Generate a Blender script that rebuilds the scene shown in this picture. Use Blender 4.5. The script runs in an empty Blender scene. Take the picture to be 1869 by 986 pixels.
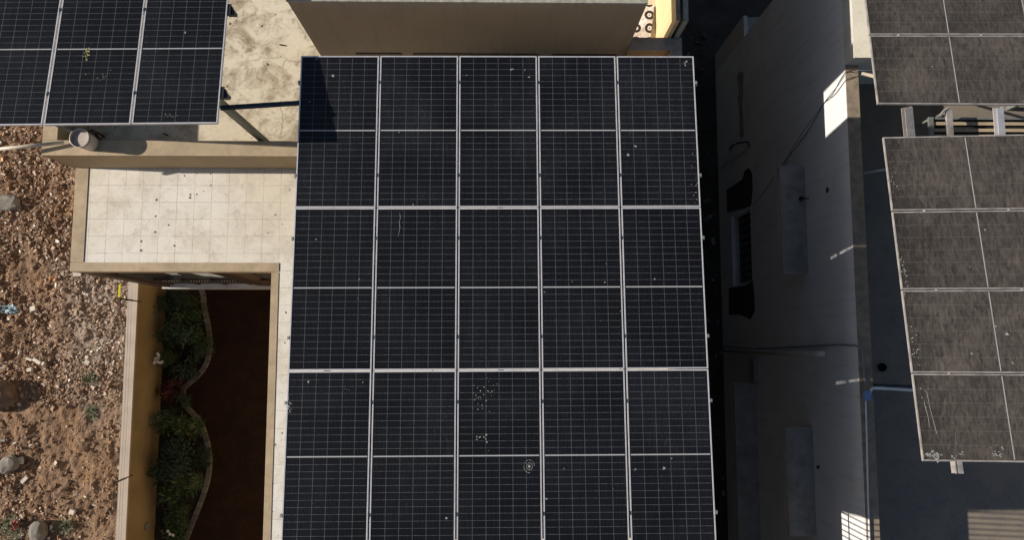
import bpy, bmesh, math, random
from mathutils import Vector, Matrix
import numpy as np
rnd = random.Random(7)
S = bpy.context.scene
COL = S.collection
R_ = math.radians
H = 21.15                      # camera height above the ground, metres
F, CX, CY = 1400.0, 934.5, 493.0
# ------------------------------------------------------------------ camera
dn = Vector(((915-CX)/F, -(635-CY)/F, -1)).normalized()
Zc = -dn
Xc = Vector((1, 0, 0)); Xc = (Xc - Zc*Xc.dot(Zc)).normalized()
Yc = Zc.cross(Xc)
RW = Matrix((Xc, Yc, Zc))      # camera -> world
cam = bpy.data.objects.new('camera', bpy.data.cameras.new('camera'))
COL.objects.link(cam)
cam.matrix_world = Matrix.Translation((0, 0, H)) @ RW.to_4x4()
cam.data.sensor_width = 36; cam.data.lens = 36*F/1869
cam.data.clip_end = 2000
S.camera = cam

def P(u, v, z=None, d=None):
    """point on the level plane z seen at u,v of the survey photograph"""
    if d is None: d = H - z
    r = RW @ Vector(((u-CX)/F, -(v-CY)/F, -1)); k = d/-r.z
    return Vector((r.x*k, r.y*k, H-d))
def PW(u, v, X):
    """point on the west wall plane x = X"""
    r = RW @ Vector(((u-CX)/F, -(v-CY)/F, -1)); k = X/r.x
    return Vector((X, r.y*k, H + r.z*k))

# ------------------------------------------------------------------ node materials
def newmat(name):
    m = bpy.data.materials.new(name); m.use_nodes = True
    nt = m.node_tree; b = nt.nodes['Principled BSDF']
    return m, nt, b
class G:
    def __init__(s, nt): s.nt = nt
    def n(s, t, **k):
        o = s.nt.nodes.new(t)
        for a, v in k.items(): setattr(o, a, v)
        return o
    def l(s, a, b): s.nt.links.new(a, b)
    def val(s, sock, v):
        if hasattr(v, 'default_value') or hasattr(v, 'is_output'): s.l(v, sock)
        else: sock.default_value = v
    def math(s, op, a, b=0.0, c=0.0):
        o = s.n('ShaderNodeMath', operation=op)
        s.val(o.inputs[0], a); s.val(o.inputs[1], b); s.val(o.inputs[2], c)
        return o.outputs[0]
    def noise(s, vec, scale, detail=4, rough=.55, dist=0):
        o = s.n('ShaderNodeTexNoise'); s.l(vec, o.inputs['Vector'])
        o.inputs['Scale'].default_value = scale; o.inputs['Detail'].default_value = detail
        o.inputs['Roughness'].default_value = rough; o.inputs['Distortion'].default_value = dist
        return o.outputs['Fac']
    def ramp(s, f, stops, interp='LINEAR'):
        o = s.n('ShaderNodeValToRGB'); s.l(f, o.inputs[0]); cr = o.color_ramp; cr.interpolation = interp
        while len(cr.elements) < len(stops): cr.elements.new(.5)
        for e, (p, c) in zip(cr.elements, stops):
            e.position = p; e.color = (c, c, c, 1) if not isinstance(c, tuple) else (*c, 1)
        return o.outputs[0]
    def mix(s, f, a, b, mode='MIX'):
        o = s.n('ShaderNodeMix', data_type='RGBA', blend_type=mode)
        s.val(o.inputs[0], f)
        for sock, v in ((o.inputs[6], a), (o.inputs[7], b)):
            if isinstance(v, tuple): sock.default_value = (*v, 1)
            else: s.l(v, sock)
        return o.outputs[2]
    def bump(s, h, strength=.3, dist=.02):
        o = s.n('ShaderNodeBump'); s.l(h, o.inputs['Height'])
        o.inputs['Strength'].default_value = strength; o.inputs['Distance'].default_value = dist
        return o.outputs[0]
    def mapping(s, vec, scale=(1, 1, 1), loc=(0, 0, 0), rot=(0, 0, 0)):
        o = s.n('ShaderNodeMapping'); s.l(vec, o.inputs[0])
        o.inputs['Scale'].default_value = scale; o.inputs['Location'].default_value = loc
        o.inputs['Rotation'].default_value = rot
        return o.outputs[0]
    def coord(s, k='Object'): return s.n('ShaderNodeTexCoord').outputs[k]

def plain(name, col, rough=.7, metal=0, var=.15, scale=4, bump=.15, dirt=None, dscale=1.2):
    m, nt, b = newmat(name); g = G(nt); c = g.coord()
    f = g.noise(c, scale, 6)
    lo = tuple(x*(1-var) for x in col); hi = tuple(min(1, x*(1+var)) for x in col)
    k = g.ramp(f, [(.3, lo), (.7, hi)])
    if dirt:
        d = g.noise(c, dscale, 7, .65, .6)
        k = g.mix(g.ramp(d, [(.5, 0.), (.72, .75)]), k, dirt)
    if 'wall' in name or 'plaster' in name or 'cement' in name:
        st = g.noise(g.mapping(c, (5, 5, .35)), 1.6, 7, .7, .3)
        sp_ = g.noise(c, 17, 6, .7)
        k = g.mix(g.ramp(st, [(.50, 0.), (.72, .5)]), k, tuple(x*.62 for x in col))
        k = g.mix(g.ramp(sp_, [(.60, 0.), (.68, .45)]), k, tuple(x*.55 for x in col))
    g.l(k, b.inputs['Base Color'])
    b.inputs['Roughness'].default_value = rough; b.inputs['Metallic'].default_value = metal
    if bump: g.l(g.bump(g.noise(c, scale*12, 5), bump, .01), b.inputs['Normal'])
    return m

M = {}
M['alu'] = plain('aluminium', (.60, .59, .61), .40, .35, .12, 6, .05)
M['alu_dirty'] = plain('dusty_aluminium', (.40, .37, .35), .55, .4, .2, 6, .05, (.14, .11, .09), 5)
M['steel'] = plain('galvanised_steel', (.27, .28, .27), .5, .5, .2, 8, .1, (.13, .10, .07), 2)
M['post'] = plain('olive_painted_steel', (.10, .105, .085), .5, .2, .25, 8, .1)
M['steel_dark'] = plain('dark_painted_steel', (.028, .036, .048), .5, .2, .3, 8, .1, (.05, .06, .07), 6)
M['teal'] = plain('teal_painted_steel', (.055, .09, .095), .5, .1, .25, 8, .1, (.10, .06, .03), 6)
M['black'] = plain('black_plastic', (.012, .012, .013), .5, 0, .3, 8, .05)
M['rust'] = plain('rusty_iron', (.12, .045, .02), .85, .1, .5, 14, .4)
M['brown_paint'] = plain('brown_painted_metal', (.050, .026, .017), .5, 0, .25, 6, .05)
M['tan_cap'] = plain('tan_plaster', (.42, .325, .215), .85, 0, .13, 3, .25, (.29, .215, .14), 2.4)
M['tan_wall'] = plain('tan_wall_paint', (.36, .255, .14), .85, 0, .08, 1.2, .12, (.30, .21, .12), 1.0)
M['mumty_wall'] = plain('warm_grey_wall_paint', (.33, .255, .18), .85, 0, .07, .8, .1, (.28, .225, .17), .7)
M['cream'] = plain('cream_wall_paint', (.62, .47, .27), .8, 0, .08, 2, .1, (.52, .38, .22), 2)
M['coping'] = plain('weathered_grey_coping', (.33, .32, .27), .9, 0, .3, 14, .4, (.17, .15, .12), 9)
M['ledge'] = plain('white_marble_ledge', (.55, .53, .50), .5, 0, .12, 5, .05, (.35, .33, .30), 4)
M['white_wall'] = plain('white_wall_paint', (.62, .62, .625), .85, 0, .07, .6, .08, (.50, .505, .51), .55)
M['shade_top'] = plain('grey_cement_slab', (.27, .255, .235), .9, 0, .25, 3, .3, (.13, .125, .12), 2)
M['grey_wall'] = plain('pale_grey_plaster', (.48, .455, .42), .9, 0, .1, 2, .15)
M['right_cap'] = plain('brown_grey_plaster_cap', (.26, .205, .15), .9, 0, .25, 7, .35, (.13, .115, .10), 4)
M['ochre'] = None
M['brick'] = plain('sooty_brick_and_shade', (.035, .028, .024), .95, 0, .4, 12, .6)  # also colours the painted shade under the bench slats
M['pvc'] = plain('ivory_pvc', (.58, .50, .40), .45, 0, .08, 3, .03, (.42, .33, .24), 5)
M['pvc_grey'] = plain('grey_conduit', (.17, .18, .20), .5, 0, .15, 3, .03)
M['pvc_white'] = plain('white_conduit', (.62, .64, .68), .45, 0, .12, 6, .03)
M['drain'] = plain('beige_drain_pipe', (.62, .60, .54), .5, 0, .15, 3, .03)
M['blue'] = plain('blue_plastic', (.17, .28, .47), .4, 0, .1, 3, .03)
M['yellow'] = plain('yellow_enamel', (.42, .37, .006), .95, 0, .08, 5, .02)
M['bucket'] = plain('white_plastic', (.46, .40, .35), .45, 0, .1, 4, .05, (.36, .27, .20), 5)
M['mud'] = plain('dried_mud', (.22, .14, .08), .95, 0, .4, 20, .5)
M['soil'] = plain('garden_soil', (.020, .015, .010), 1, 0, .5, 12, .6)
M['kerb_stone'] = None
M['wire'] = plain('steel_wire', (.36, .32, .27), .4, .5, .1, 4, 0)
M['bark'] = plain('stem_bark', (.06, .045, .03), .9, 0, .3, 10, .3)
M['rock'] = plain('brown_boulder', (.17, .12, .09), .95, 0, .35, 5, .6, (.07, .05, .045), 3)
M['rock_grey'] = plain('grey_boulder', (.21, .19, .165), .95, 0, .35, 5, .6, (.08, .08, .07), 3)
M['block'] = plain('white_broken_block', (.62, .55, .47), .9, 0, .2, 6, .5, (.40, .32, .24), 6)
M['red_wrap'] = plain('red_wrapper', (.55, .12, .10), .35, 0, .8, 18, .5)
M['blue_wrap'] = plain('blue_wrapper', (.14, .22, .26), .35, 0, .6, 14, .5)
M['orange_wrap'] = plain('orange_wrapper', (.55, .25, .08), .4, 0, .4, 14, .4)
M['white_flower'] = plain('white_petal', (.7, .68, .62), .6, 0, .1, 20, 0)
M['pipe_hole'] = plain('black_opening', (.006, .006, .006), 1, 0, .2, 4, 0)

M['yellow'].node_tree.nodes['Principled BSDF'].inputs['Specular IOR Level'].default_value = 0
def leafmat(name, a, b_):
    m, nt, b = newmat(name); g = G(nt)
    geo = g.n('ShaderNodeNewGeometry')
    k = g.ramp(geo.outputs['Random Per Island'], [(0, a), (.6, tuple((x+y)/2 for x, y in zip(a, b_))), (1, b_)])
    g.l(k, b.inputs['Base Color']); b.inputs['Roughness'].default_value = .55
    return m
M['leaf'] = leafmat('green_leaf', (.02, .045, .012), (.055, .10, .028))
M['leaf_dark'] = leafmat('dark_leaf', (.012, .028, .010), (.028, .055, .02))
M['leaf_light'] = leafmat('light_leaf', (.035, .07, .012), (.12, .15, .04))
M['leaf_red'] = leafmat('red_leaf', (.035, .007, .006), (.10, .014, .012))
M['weed'] = leafmat('weed_leaf', (.05, .065, .03), (.14, .15, .07))

# ochre tiled compound-wall face: thin horizontal courses
m, nt, b = newmat('ochre_tile_cladding'); g = G(nt); c = g.coord(); M['ochre'] = m
sx = g.n('ShaderNodeSeparateXYZ'); g.l(c, sx.inputs[0])
fz = g.math('FRACT', g.math('MULTIPLY', sx.outputs[2], 11.0))
line = g.math('LESS_THAN', fz, .12)
k = g.ramp(g.noise(c, 1.5, 5), [(.3, (.23, .18, .105)), (.7, (.32, .25, .145))])
k = g.mix(g.math('MULTIPLY', line, .5), k, (.10, .075, .04))
g.l(k, b.inputs['Base Color']); b.inputs['Roughness'].default_value = .45

# grooved tan coping of the compound wall
m, nt, b = newmat('grooved_tan_coping'); g = G(nt); c = g.coord(); M['cw_cap'] = m
sx = g.n('ShaderNodeSeparateXYZ'); g.l(c, sx.inputs[0])
fx = g.math('FRACT', g.math('MULTIPLY', sx.outputs[0], 15.0))
k = g.ramp(g.noise(c, 3, 6), [(.3, (.38, .32, .265)), (.7, (.47, .40, .335))])
k = g.mix(g.math('MULTIPLY', g.math('LESS_THAN', fx, .22), .25), k, (.22, .16, .12))
g.l(k, b.inputs['Base Color']); b.inputs['Roughness'].default_value = .8

# garden kerb
m, nt, b = newmat('grey_kerb_brick'); g = G(nt); M['kerb_stone'] = m
geo = g.n('ShaderNodeNewGeometry')
k = g.ramp(geo.outputs['Random Per Island'], [(0, (.09, .09, .085)), (1, (.17, .17, .16))])
g.l(k, b.inputs['Base Color']); b.inputs['Roughness'].default_value = .9

# garden paving: dark red-brown tiles
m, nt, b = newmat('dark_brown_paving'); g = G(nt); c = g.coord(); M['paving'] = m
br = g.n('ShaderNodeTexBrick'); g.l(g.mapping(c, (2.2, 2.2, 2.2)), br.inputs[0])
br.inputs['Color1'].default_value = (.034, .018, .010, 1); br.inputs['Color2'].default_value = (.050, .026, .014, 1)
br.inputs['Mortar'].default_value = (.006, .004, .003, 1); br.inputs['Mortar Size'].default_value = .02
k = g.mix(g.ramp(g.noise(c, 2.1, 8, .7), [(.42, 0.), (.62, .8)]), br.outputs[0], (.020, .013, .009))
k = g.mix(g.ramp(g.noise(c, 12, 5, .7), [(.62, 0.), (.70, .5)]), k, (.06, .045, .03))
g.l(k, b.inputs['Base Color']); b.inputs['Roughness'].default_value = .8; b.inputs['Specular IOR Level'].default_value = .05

# ------------------------------------------------------------------ roof surfaces
def roofmat(name, base, warm, tile=None, stain=.6, spots=True, stainc=(.30, .24, .15), origin=(0, 0, 0), cracks=False):
    m, nt, b = newmat(name); g = G(nt); c = g.coord()
    c0 = g.mapping(c, loc=origin)
    k = g.mix(g.ramp(g.noise(c, .55, 5), [(.35, 0.), (.65, 1.)]), base, warm)
    n1 = g.noise(c, 2.2, 9, .68, .5)
    k = g.mix(g.math('MULTIPLY', g.ramp(n1, [(.46, 0.), (.64, 1.)]), stain), k, stainc)
    n2 = g.noise(g.mapping(c, (5, 16, 1)), 1.1, 8, .7, .8)
    k = g.mix(g.math('MULTIPLY', g.ramp(n2, [(.60, 0.), (.70, 1.)]), stain*.55), k, tuple(x*.62 for x in stainc))
    n4 = g.noise(c, 6.5, 9, .78, .9)
    k = g.mix(g.math('MULTIPLY', g.math('MULTIPLY', g.ramp(n4, [(.50, 0.), (.60, 1.)]), g.ramp(n1, [(.42, .15), (.6, 1.)])), min(1, stain*.95)), k, tuple(x*.72 for x in stainc))
    n3 = g.noise(c, 26, 5, .7)
    k = g.mix(g.ramp(n3, [(.35, .16), (.6, 0.)]), k, tuple(x*.5 for x in base))
    h = n3
    if tile:
        s3 = g.n('ShaderNodeSeparateXYZ'); g.l(c0, s3.inputs[0])
        wob = g.math('MULTIPLY', g.math('SUBTRACT', g.noise(c, 7, 3), .5), .015)
        ls = []
        for i in (0, 1):
            q = g.math('FRACT', g.math('DIVIDE', g.math('ADD', s3.outputs[i], wob), tile))
            ls.append(g.math('LESS_THAN', g.math('ABSOLUTE', g.math('SUBTRACT', q, .5)), .017))
        ln = g.math('MAXIMUM', ls[0], ls[1])
        br = g.ramp(g.noise(c, 3.2, 5, .7), [(.35, .10), (.62, .6)])
        # slightly different tiles
        fl = g.n('ShaderNodeVectorMath', operation='FLOOR')
        sc = g.n('ShaderNodeVectorMath', operation='SCALE'); g.l(g.mapping(c0, loc=(tile/2, tile/2, 0)), sc.inputs[0]); sc.inputs['Scale'].default_value = 1/tile
        g.l(sc.outputs[0], fl.inputs[0])
        wn = g.n('ShaderNodeTexWhiteNoise', noise_dimensions='2D'); g.l(fl.outputs[0], wn.inputs['Vector'])
        k = g.mix(g.math('MULTIPLY', wn.outputs['Value'], .14), k, tuple(x*.72 for x in warm))
        k = g.mix(g.math('MULTIPLY', ln, br), k, (.24, .21, .17))
    if cracks:
        vo = g.n('ShaderNodeTexVoronoi', feature='DISTANCE_TO_EDGE'); vo.inputs['Scale'].default_value = .75
        ad = g.n('ShaderNodeMix', data_type='VECTOR'); ad.inputs[0].default_value = .22
        g.l(c, ad.inputs[4]); nn = g.n('ShaderNodeTexNoise'); nn.inputs['Scale'].default_value = 3; nn.inputs['Detail'].default_value = 6
        g.l(c, nn.inputs[0]); g.l(nn.outputs['Color'], ad.inputs[5]); g.l(ad.outputs[1], vo.inputs['Vector'])
        cr = g.math('LESS_THAN', vo.outputs['Distance'], .008)
        k = g.mix(g.math('MULTIPLY', cr, g.ramp(g.noise(c, 1.3, 3), [(.49, 0.), (.60, .5)])), k, (.22, .18, .13))
    if spots:
        vo = g.n('ShaderNodeTexVoronoi', feature='F1'); vo.inputs['Scale'].default_value = 8.5
        av = g.n('ShaderNodeVectorMath', operation='ADD'); g.l(c, av.inputs[0]); dz = g.n('ShaderNodeTexNoise'); dz.inputs['Scale'].default_value = 45; g.l(c, dz.inputs[0])
        ds = g.n('ShaderNodeVectorMath', operation='SCALE'); g.l(dz.outputs['Color'], ds.inputs[0]); ds.inputs['Scale'].default_value = .03; g.l(ds.outputs[0], av.inputs[1]); g.l(av.outputs[0], vo.inputs['Vector'])
        sz = g.n('ShaderNodeSeparateColor'); g.l(vo.outputs['Color'], sz.inputs[0])
        rad = g.math('MULTIPLY', g.math('MULTIPLY', g.math('POWER', sz.outputs[0], 6.0), .34), g.ramp(g.noise(c, .9, 3), [(.38, .45), (.6, 1.)]))
        k = g.mix(g.math('MULTIPLY', g.math('LESS_THAN', vo.outputs['Distance'], rad), .85), k, (.06, .04, .03))
    g.l(k, b.inputs['Base Color']); b.inputs['Roughness'].default_value = .85
    g.l(g.bump(h, .25, .01), b.inputs['Normal'])
    return m
M['roof_tile'] = roofmat('worn_white_roof_tiles', (.76, .72, .665), (.71, .64, .53), .306, .42, True, (.49, .43, .34), origin=(.12, .02, 0))
M['roof_lime'] = roofmat('stained_lime_roof', (.70, .63, .50), (.63, .54, .39), None, .95, True, (.30, .235, .15), cracks=True)
M['right_roof'] = roofmat('dark_cement_roof', (.235, .195, .15), (.20, .165, .13), None, .65, False, (.17, .15, .14))
M['bright_roof'] = roofmat('white_limewashed_roof', (.80, .74, .62), (.76, .68, .54), None, .1, False)

# ------------------------------------------------------------------ photovoltaic glass
PW_, PL_ = 1.134, 2.278
def pvmat(name, dust, dustc, base, linec, linestr, spots, xline=1.0, streak=0.0):
    m, nt, b = newmat(name); g = G(nt); c = g.coord()
    oi = g.n('ShaderNodeObjectInfo'); rn = oi.outputs['Random']
    s3 = g.n('ShaderNodeSeparateXYZ'); g.l(c, s3.inputs[0])
    x, y = s3.outputs[0], s3.outputs[1]
    off = g.n('ShaderNodeVectorMath', operation='ADD'); g.l(c, off.inputs[0])
    cb = g.n('ShaderNodeCombineXYZ'); g.l(g.math('MULTIPLY', rn, 57.0), cb.inputs[0]); g.l(g.math('MULTIPLY', rn, 31.0), cb.inputs[1]); g.l(rn, cb.inputs[2])
    g.l(cb.outputs[0], off.inputs[1]); v = off.outputs[0]
    # cells: 6 across, 12 + 12 half cells up with a central gap
    cw = (PW_-.05)/6
    fx = g.math('FRACT', g.math('DIVIDE', g.math('SUBTRACT', x, .025), cw))
    dx = g.math('MULTIPLY', g.math('SUBTRACT', .5, g.math('ABSOLUTE', g.math('SUBTRACT', fx, .5))), cw)
    ch = (PL_/2-.034)/12
    ym = g.math('ABSOLUTE', g.math('SUBTRACT', y, PL_/2))
    fy = g.math('FRACT', g.math('DIVIDE', g.math('SUBTRACT', ym, .010), ch))
    dy = g.math('MULTIPLY', g.math('SUBTRACT', .5, g.math('ABSOLUTE', g.math('SUBTRACT', fy, .5))), ch)
    bx = g.noise(g.mapping(v, (1, 9, 1)), 2.0, 4, .6)
    by = g.noise(g.mapping(v, (9, 1, 1)), 2.0, 4, .6)
    lx = g.math('MULTIPLY', g.math('LESS_THAN', dx, .0020), g.ramp(bx, [(.35, .55), (.6, 1.)]))
    ly = g.math('MULTIPLY', g.math('LESS_THAN', dy, .0019), g.ramp(by, [(.35, .45), (.62, 1.)]))
    ctr = g.math('LESS_THAN', ym, .0065)
    ed = g.math('LESS_THAN', g.math('MINIMUM', g.math('MINIMUM', g.math('SUBTRACT', x, .0), g.math('SUBTRACT', PW_, x)), g.math('MINIMUM', y, g.math('SUBTRACT', PL_, y))), .030)
    lines = g.math('MAXIMUM', g.math('MULTIPLY', lx, xline), g.math('MULTIPLY', ly, 1.0 if xline >= 1 else .0))
    # cell tone: each half cell slightly different, soft cloudy dust
    tone = g.ramp(g.noise(v, 1.3, 5, .6), [(.3, tuple(q*.8 for q in base)), (.7, tuple(q*1.3 for q in base))])
    bb = g.math('FRACT', g.math('MULTIPLY', x, 1/.018))
    tone = g.mix(g.math('MULTIPLY', g.math('LESS_THAN', bb, .12), .10), tone, (.25, .25, .27))
    k = g.mix(g.math('MULTIPLY', lines, linestr), tone, linec)
    k = g.mix(g.math('MULTIPLY', ctr, .85), k, (.52, .52, .54))
    k = g.mix(ed, k, tuple(q*.8 for q in base))
    dn_ = g.noise(v, 1.7, 7, .62, .4)
    dn2 = g.noise(g.mapping(v, (3.2, 11, 1), rot=(0, 0, .25)) if streak else g.mapping(v, (14, 2.5, 1)), 2.4, 6, .65, .3)
    df = g.math('ADD', g.math('MULTIPLY', g.ramp(dn_, [(.3, .35), (.72, 1.)]), dust*.75), g.math('MULTIPLY', g.ramp(dn2, [(.42, 0.), (.75, 1.)]), dust*.55))
    if not streak:
        cl = g.noise(v, .8, 3, .5, .5)
        df = g.math('MULTIPLY', df, g.math('ADD', .35, g.math('MULTIPLY', g.ramp(cl, [(.38, 0.), (.66, 1.)]), 1.6)))
        sm = g.noise(g.mapping(v, (6, 1.4, 1)), 3.1, 7, .75, 1.2)
        df = g.math('ADD', df, g.math('MULTIPLY', g.math('MULTIPLY', g.ramp(sm, [(.58, 0.), (.70, 1.)]), g.ramp(cl, [(.45, 0.), (.6, 1.)])), .16))
    df = g.math('MULTIPLY', df, g.math('ADD', .6, g.math('MULTIPLY', rn, .8)) if not streak else g.math('ADD', .85, g.math('MULTIPLY', rn, .3)))
    if streak:      # darker washed band along the low long edges
        edge = g.math('MINIMUM', g.math('SUBTRACT', PL_, y), 1.0)
        wash = g.ramp(g.math('ADD', edge, g.math('MULTIPLY', dn2, .35)), [(.12, .35), (.62, 1.)])
        df = g.math('MULTIPLY', df, wash)
        mt = g.noise(g.mapping(v, (1, 2.4, 1), rot=(0, 0, .5)), 9, 6, .7, .5)
        df = g.math('MULTIPLY', df, g.ramp(mt, [(.36, .45), (.50, 1.)]))
    k = g.mix(df, k, dustc)
    # droppings and flecks
    vo = g.n('ShaderNodeTexVoronoi', feature='F1'); vo.inputs['Scale'].default_value = 7.5
    wv = g.n('ShaderNodeVectorMath', operation='ADD'); g.l(v, wv.inputs[0])
    nz = g.n('ShaderNodeTexNoise'); nz.inputs['Scale'].default_value = 22; g.l(v, nz.inputs[0])
    ns = g.n('ShaderNodeVectorMath', operation='SCALE'); g.l(nz.outputs['Color'], ns.inputs[0]); ns.inputs['Scale'].default_value = .055
    g.l(ns.outputs[0], wv.inputs[1]); g.l(wv.outputs[0], vo.inputs['Vector'])
    sc = g.n('ShaderNodeSeparateColor'); g.l(vo.outputs['Color'], sc.inputs[0])
    where = g.ramp(g.noise(v, 1.0, 3), [(.42, 0.), (.70, 1.)])
    rad = g.math('MULTIPLY', g.math('MULTIPLY', g.math('POWER', sc.outputs[1], 5.0), where), spots)
    dr = g.math('LESS_THAN', vo.outputs['Distance'], rad)
    k = g.mix(g.math('MULTIPLY', dr, .55), k, (.50, .50, .50))
    g.l(k, b.inputs['Base Color'])
    rr = g.math('ADD', g.math('MULTIPLY', df, .5), .34)
    g.l(rr, b.inputs['Roughness']); b.inputs['IOR'].default_value = 1.33
    b.inputs['Specular IOR Level'].default_value = .35
    return m
M['pv'] = pvmat('monocrystalline_glass', .036, (.12, .13, .155), (.0028, .0034, .0054), (.23, .235, .25), .60, .24)
M['pv_dusty'] = pvmat('dusty_monocrystalline_glass', .62, (.158, .136, .118), (.010, .009, .009), (.26, .24, .22), .45, .26, .99, 1.0)
# the dusty glass shows only the six long rows faintly
# ------------------------------------------------------------------ mesh builder
class MB:
    def __init__(s): s.v = []; s.f = []
    def add(s, vs, fs):
        o = len(s.v); s.v += [tuple(q) for q in vs]; s.f += [tuple(i+o for i in f) for f in fs]
    def box(s, x0, x1, y0, y1, z0, z1):
        s.add([(x0,y0,z0),(x1,y0,z0),(x1,y1,z0),(x0,y1,z0),(x0,y0,z1),(x1,y0,z1),(x1,y1,z1),(x0,y1,z1)],
              [(3,2,1,0),(4,5,6,7),(0,1,5,4),(1,2,6,5),(2,3,7,6),(3,0,4,7)])
        return s
    def quad(s, a, b, c, d): s.add([a, b, c, d], [(0,1,2,3)]); return s
    def tube(s, pts, r, n=8, cap=True):
        pts = [Vector(p) for p in pts]; rings = []
        for i, p in enumerate(pts):
            a = pts[max(0, i-1)]; c = pts[min(len(pts)-1, i+1)]; t = (c-a).normalized()
            u = t.cross(Vector((0,0,1))); 
            if u.length < 1e-3: u = t.cross(Vector((0,1,0)))
            u.normalize(); w = u.cross(t)
            rr = r[i] if isinstance(r, (list, tuple)) else r
            rings.append([p + (u*math.cos(2*math.pi*k/n) + w*math.sin(2*math.pi*k/n))*rr for k in range(n)])
        vs = [q for R in rings for q in R]; fs = []
        for i in range(len(rings)-1):
            for k in range(n):
                fs.append((i*n+k, i*n+(k+1) % n, (i+1)*n+(k+1) % n, (i+1)*n+k))
        if cap: fs += [tuple(range(n-1, -1, -1)), tuple(range((len(rings)-1)*n, len(rings)*n))]
        s.add(vs, fs); return s
    def beam(s, a, b, w, h, up=(0,0,1)):
        a = Vector(a); b = Vector(b); t = (b-a).normalized(); up = Vector(up)
        u = t.cross(up)
        if u.length < 1e-3: u = t.cross(Vector((0,1,0)))
        u.normalize(); v = u.cross(t)
        vs = []
        for p in (a, b):
            for (i, j) in ((-1,-1),(1,-1),(1,1),(-1,1)): vs.append(p + u*(i*w/2) + v*(j*h/2))
        s.add(vs, [(3,2,1,0),(4,5,6,7),(0,1,5,4),(1,2,6,5),(2,3,7,6),(3,0,4,7)]); return s
    def channel(s, a, b, w, h, t, up=(0,0,1)):
        """C section: web and two flanges"""
        a = Vector(a); b = Vector(b); d = (b-a).normalized(); up = Vector(up)
        u = d.cross(up).normalized(); v = u.cross(d)
        s.beam(a - u*(w/2-t/2), b - u*(w/2-t/2), t, h, v)
        s.beam(a + v*(h/2-t/2) + u*t/2, b + v*(h/2-t/2) + u*t/2, w-t, t, v)
        s.beam(a - v*(h/2-t/2) + u*t/2, b - v*(h/2-t/2) + u*t/2, w-t, t, v); return s
    def obj(s, name, mat, parent=None, bevel=0, smooth=False, link=True):
        me = bpy.data.meshes.new(name); me.from_pydata(s.v, [], s.f); me.update()
        for mm in (mat if isinstance(mat, list) else [mat]): me.materials.append(mm)
        if smooth: me.polygons.foreach_set('use_smooth', [True]*len(me.polygons))
        o = bpy.data.objects.new(name, me)
        if link: COL.objects.link(o)
        if parent: o.parent = parent
        if bevel:
            bm = bmesh.new(); bm.from_mesh(me)
            bmesh.ops.bevel(bm, geom=list(bm.edges), offset=bevel, segments=2, affect='EDGES', clamp_overlap=True)
            bm.to_mesh(me); bm.free()
        return o
def tag(o, label=None, cat=None, group=None, kind=None):
    if label: o['label'] = label
    if cat: o['category'] = cat
    if group: o['group'] = group
    if kind: o['kind'] = kind
    return o
def empty(name, loc, label, cat, group=None):
    o = bpy.data.objects.new(name, None); COL.objects.link(o); o.location = loc; o.empty_display_size = .2
    return tag(o, label, cat, group)
def put(mb, name, mat, parent, **k):
    """mesh written in world metres, parented to an unrotated thing at parent.location"""
    L = parent.location
    mb.v = [(x-L.x, y-L.y, z-L.z) for x, y, z in mb.v]
    return mb.obj(name, mat, parent, **k)
def solo(mb, name, mat, label, cat, group=None, **k):
    v = np.array(mb.v); c = (v.min(0)+v.max(0))/2; c[2] = v[:, 2].min()
    mb.v = [tuple(q) for q in (v-c)]
    o = mb.obj(name, mat, **k); o.location = tuple(c); return tag(o, label, cat, group)
def struct(mb, name, mat, kind='structure'):
    o = mb.obj(name, mat); return tag(o, kind=kind)

# ------------------------------------------------------------------ heights (m above ground)
ZF = 7.60      # roof slab of the house
ZK = 7.612      # low kerb of the lower roof
ZP = 8.50      # parapet cap
ZM = 10.16     # top of the stairhead wall
XE = 3.08      # east face of the house
XR, ZR, ZRF = 6.10, 8.05, 7.08   # neighbour: west wall, parapet cap, roof floor
XG = -4.06     # west face of the main wing

# ------------------------------------------------------------------ ground
# lot: bumpy sheet; one sheet to the horizon around it
nx, ny = 150, 260
gx = np.linspace(-17, -9.30, nx); gy = np.linspace(-8, 10, ny)
from mathutils import noise as mn
def lotz(x, y):
    e = min(1, (-9.3-x)/.6)
    z = .10*mn.noise((x*.9, y*.9, 3)) + .075*mn.noise((x*2.7, y*2.7, 1)) + .045*mn.noise((x*6.5, y*6.5, 5)) + .02*mn.noise((x*15, y*15, 7))
    return .06 + z*max(.25, e)
mb = MB(); vs = [(x, y, lotz(x, y)) for y in gy for x in gx]
fs = [(j*nx+i, j*nx+i+1, (j+1)*nx+i+1, (j+1)*nx+i) for j in range(ny-1) for i in range(nx-1)]
mb.add(vs, fs)
# skirts joining a level sheet that reaches the horizon
X0, X1, Y0, Y1, Bg = -17, -9.30, -8, 10, 400
for (a, b_, c, d_) in ((-Bg, X0, -Bg, Bg), (X1, Bg, -Bg, Bg), (X0, X1, -Bg, Y0), (X0, X1, Y1, Bg)):
    mb.quad((a, c, 0), (b_, c, 0), (b_, d_, 0), (a, d_, 0))
for (p, q) in (((X0, Y0), (X0, Y1)), ((X0, Y0), (X1, Y0)), ((X0, Y1), (X1, Y1))):
    pass
m, nt, b = newmat('dry_rubbly_earth'); g = G(nt); c = g.coord()
n1 = g.noise(c, .55, 6, .6, .5); n2 = g.noise(c, 9, 9, .72, .6); n3 = g.noise(c, 38, 6, .7)
k = g.ramp(n1, [(.30, (.42, .225, .10)), (.47, (.30, .18, .105)), (.60, (.34, .21, .125)), (.75, (.46, .27, .14))])
k = g.mix(g.ramp(n2, [(.42, .6), (.56, 0.)]), k, (.11, .07, .045))
k = g.mix(g.ramp(n3, [(.56, 0.), (.70, .55)]), k, (.44, .36, .29))
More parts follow.
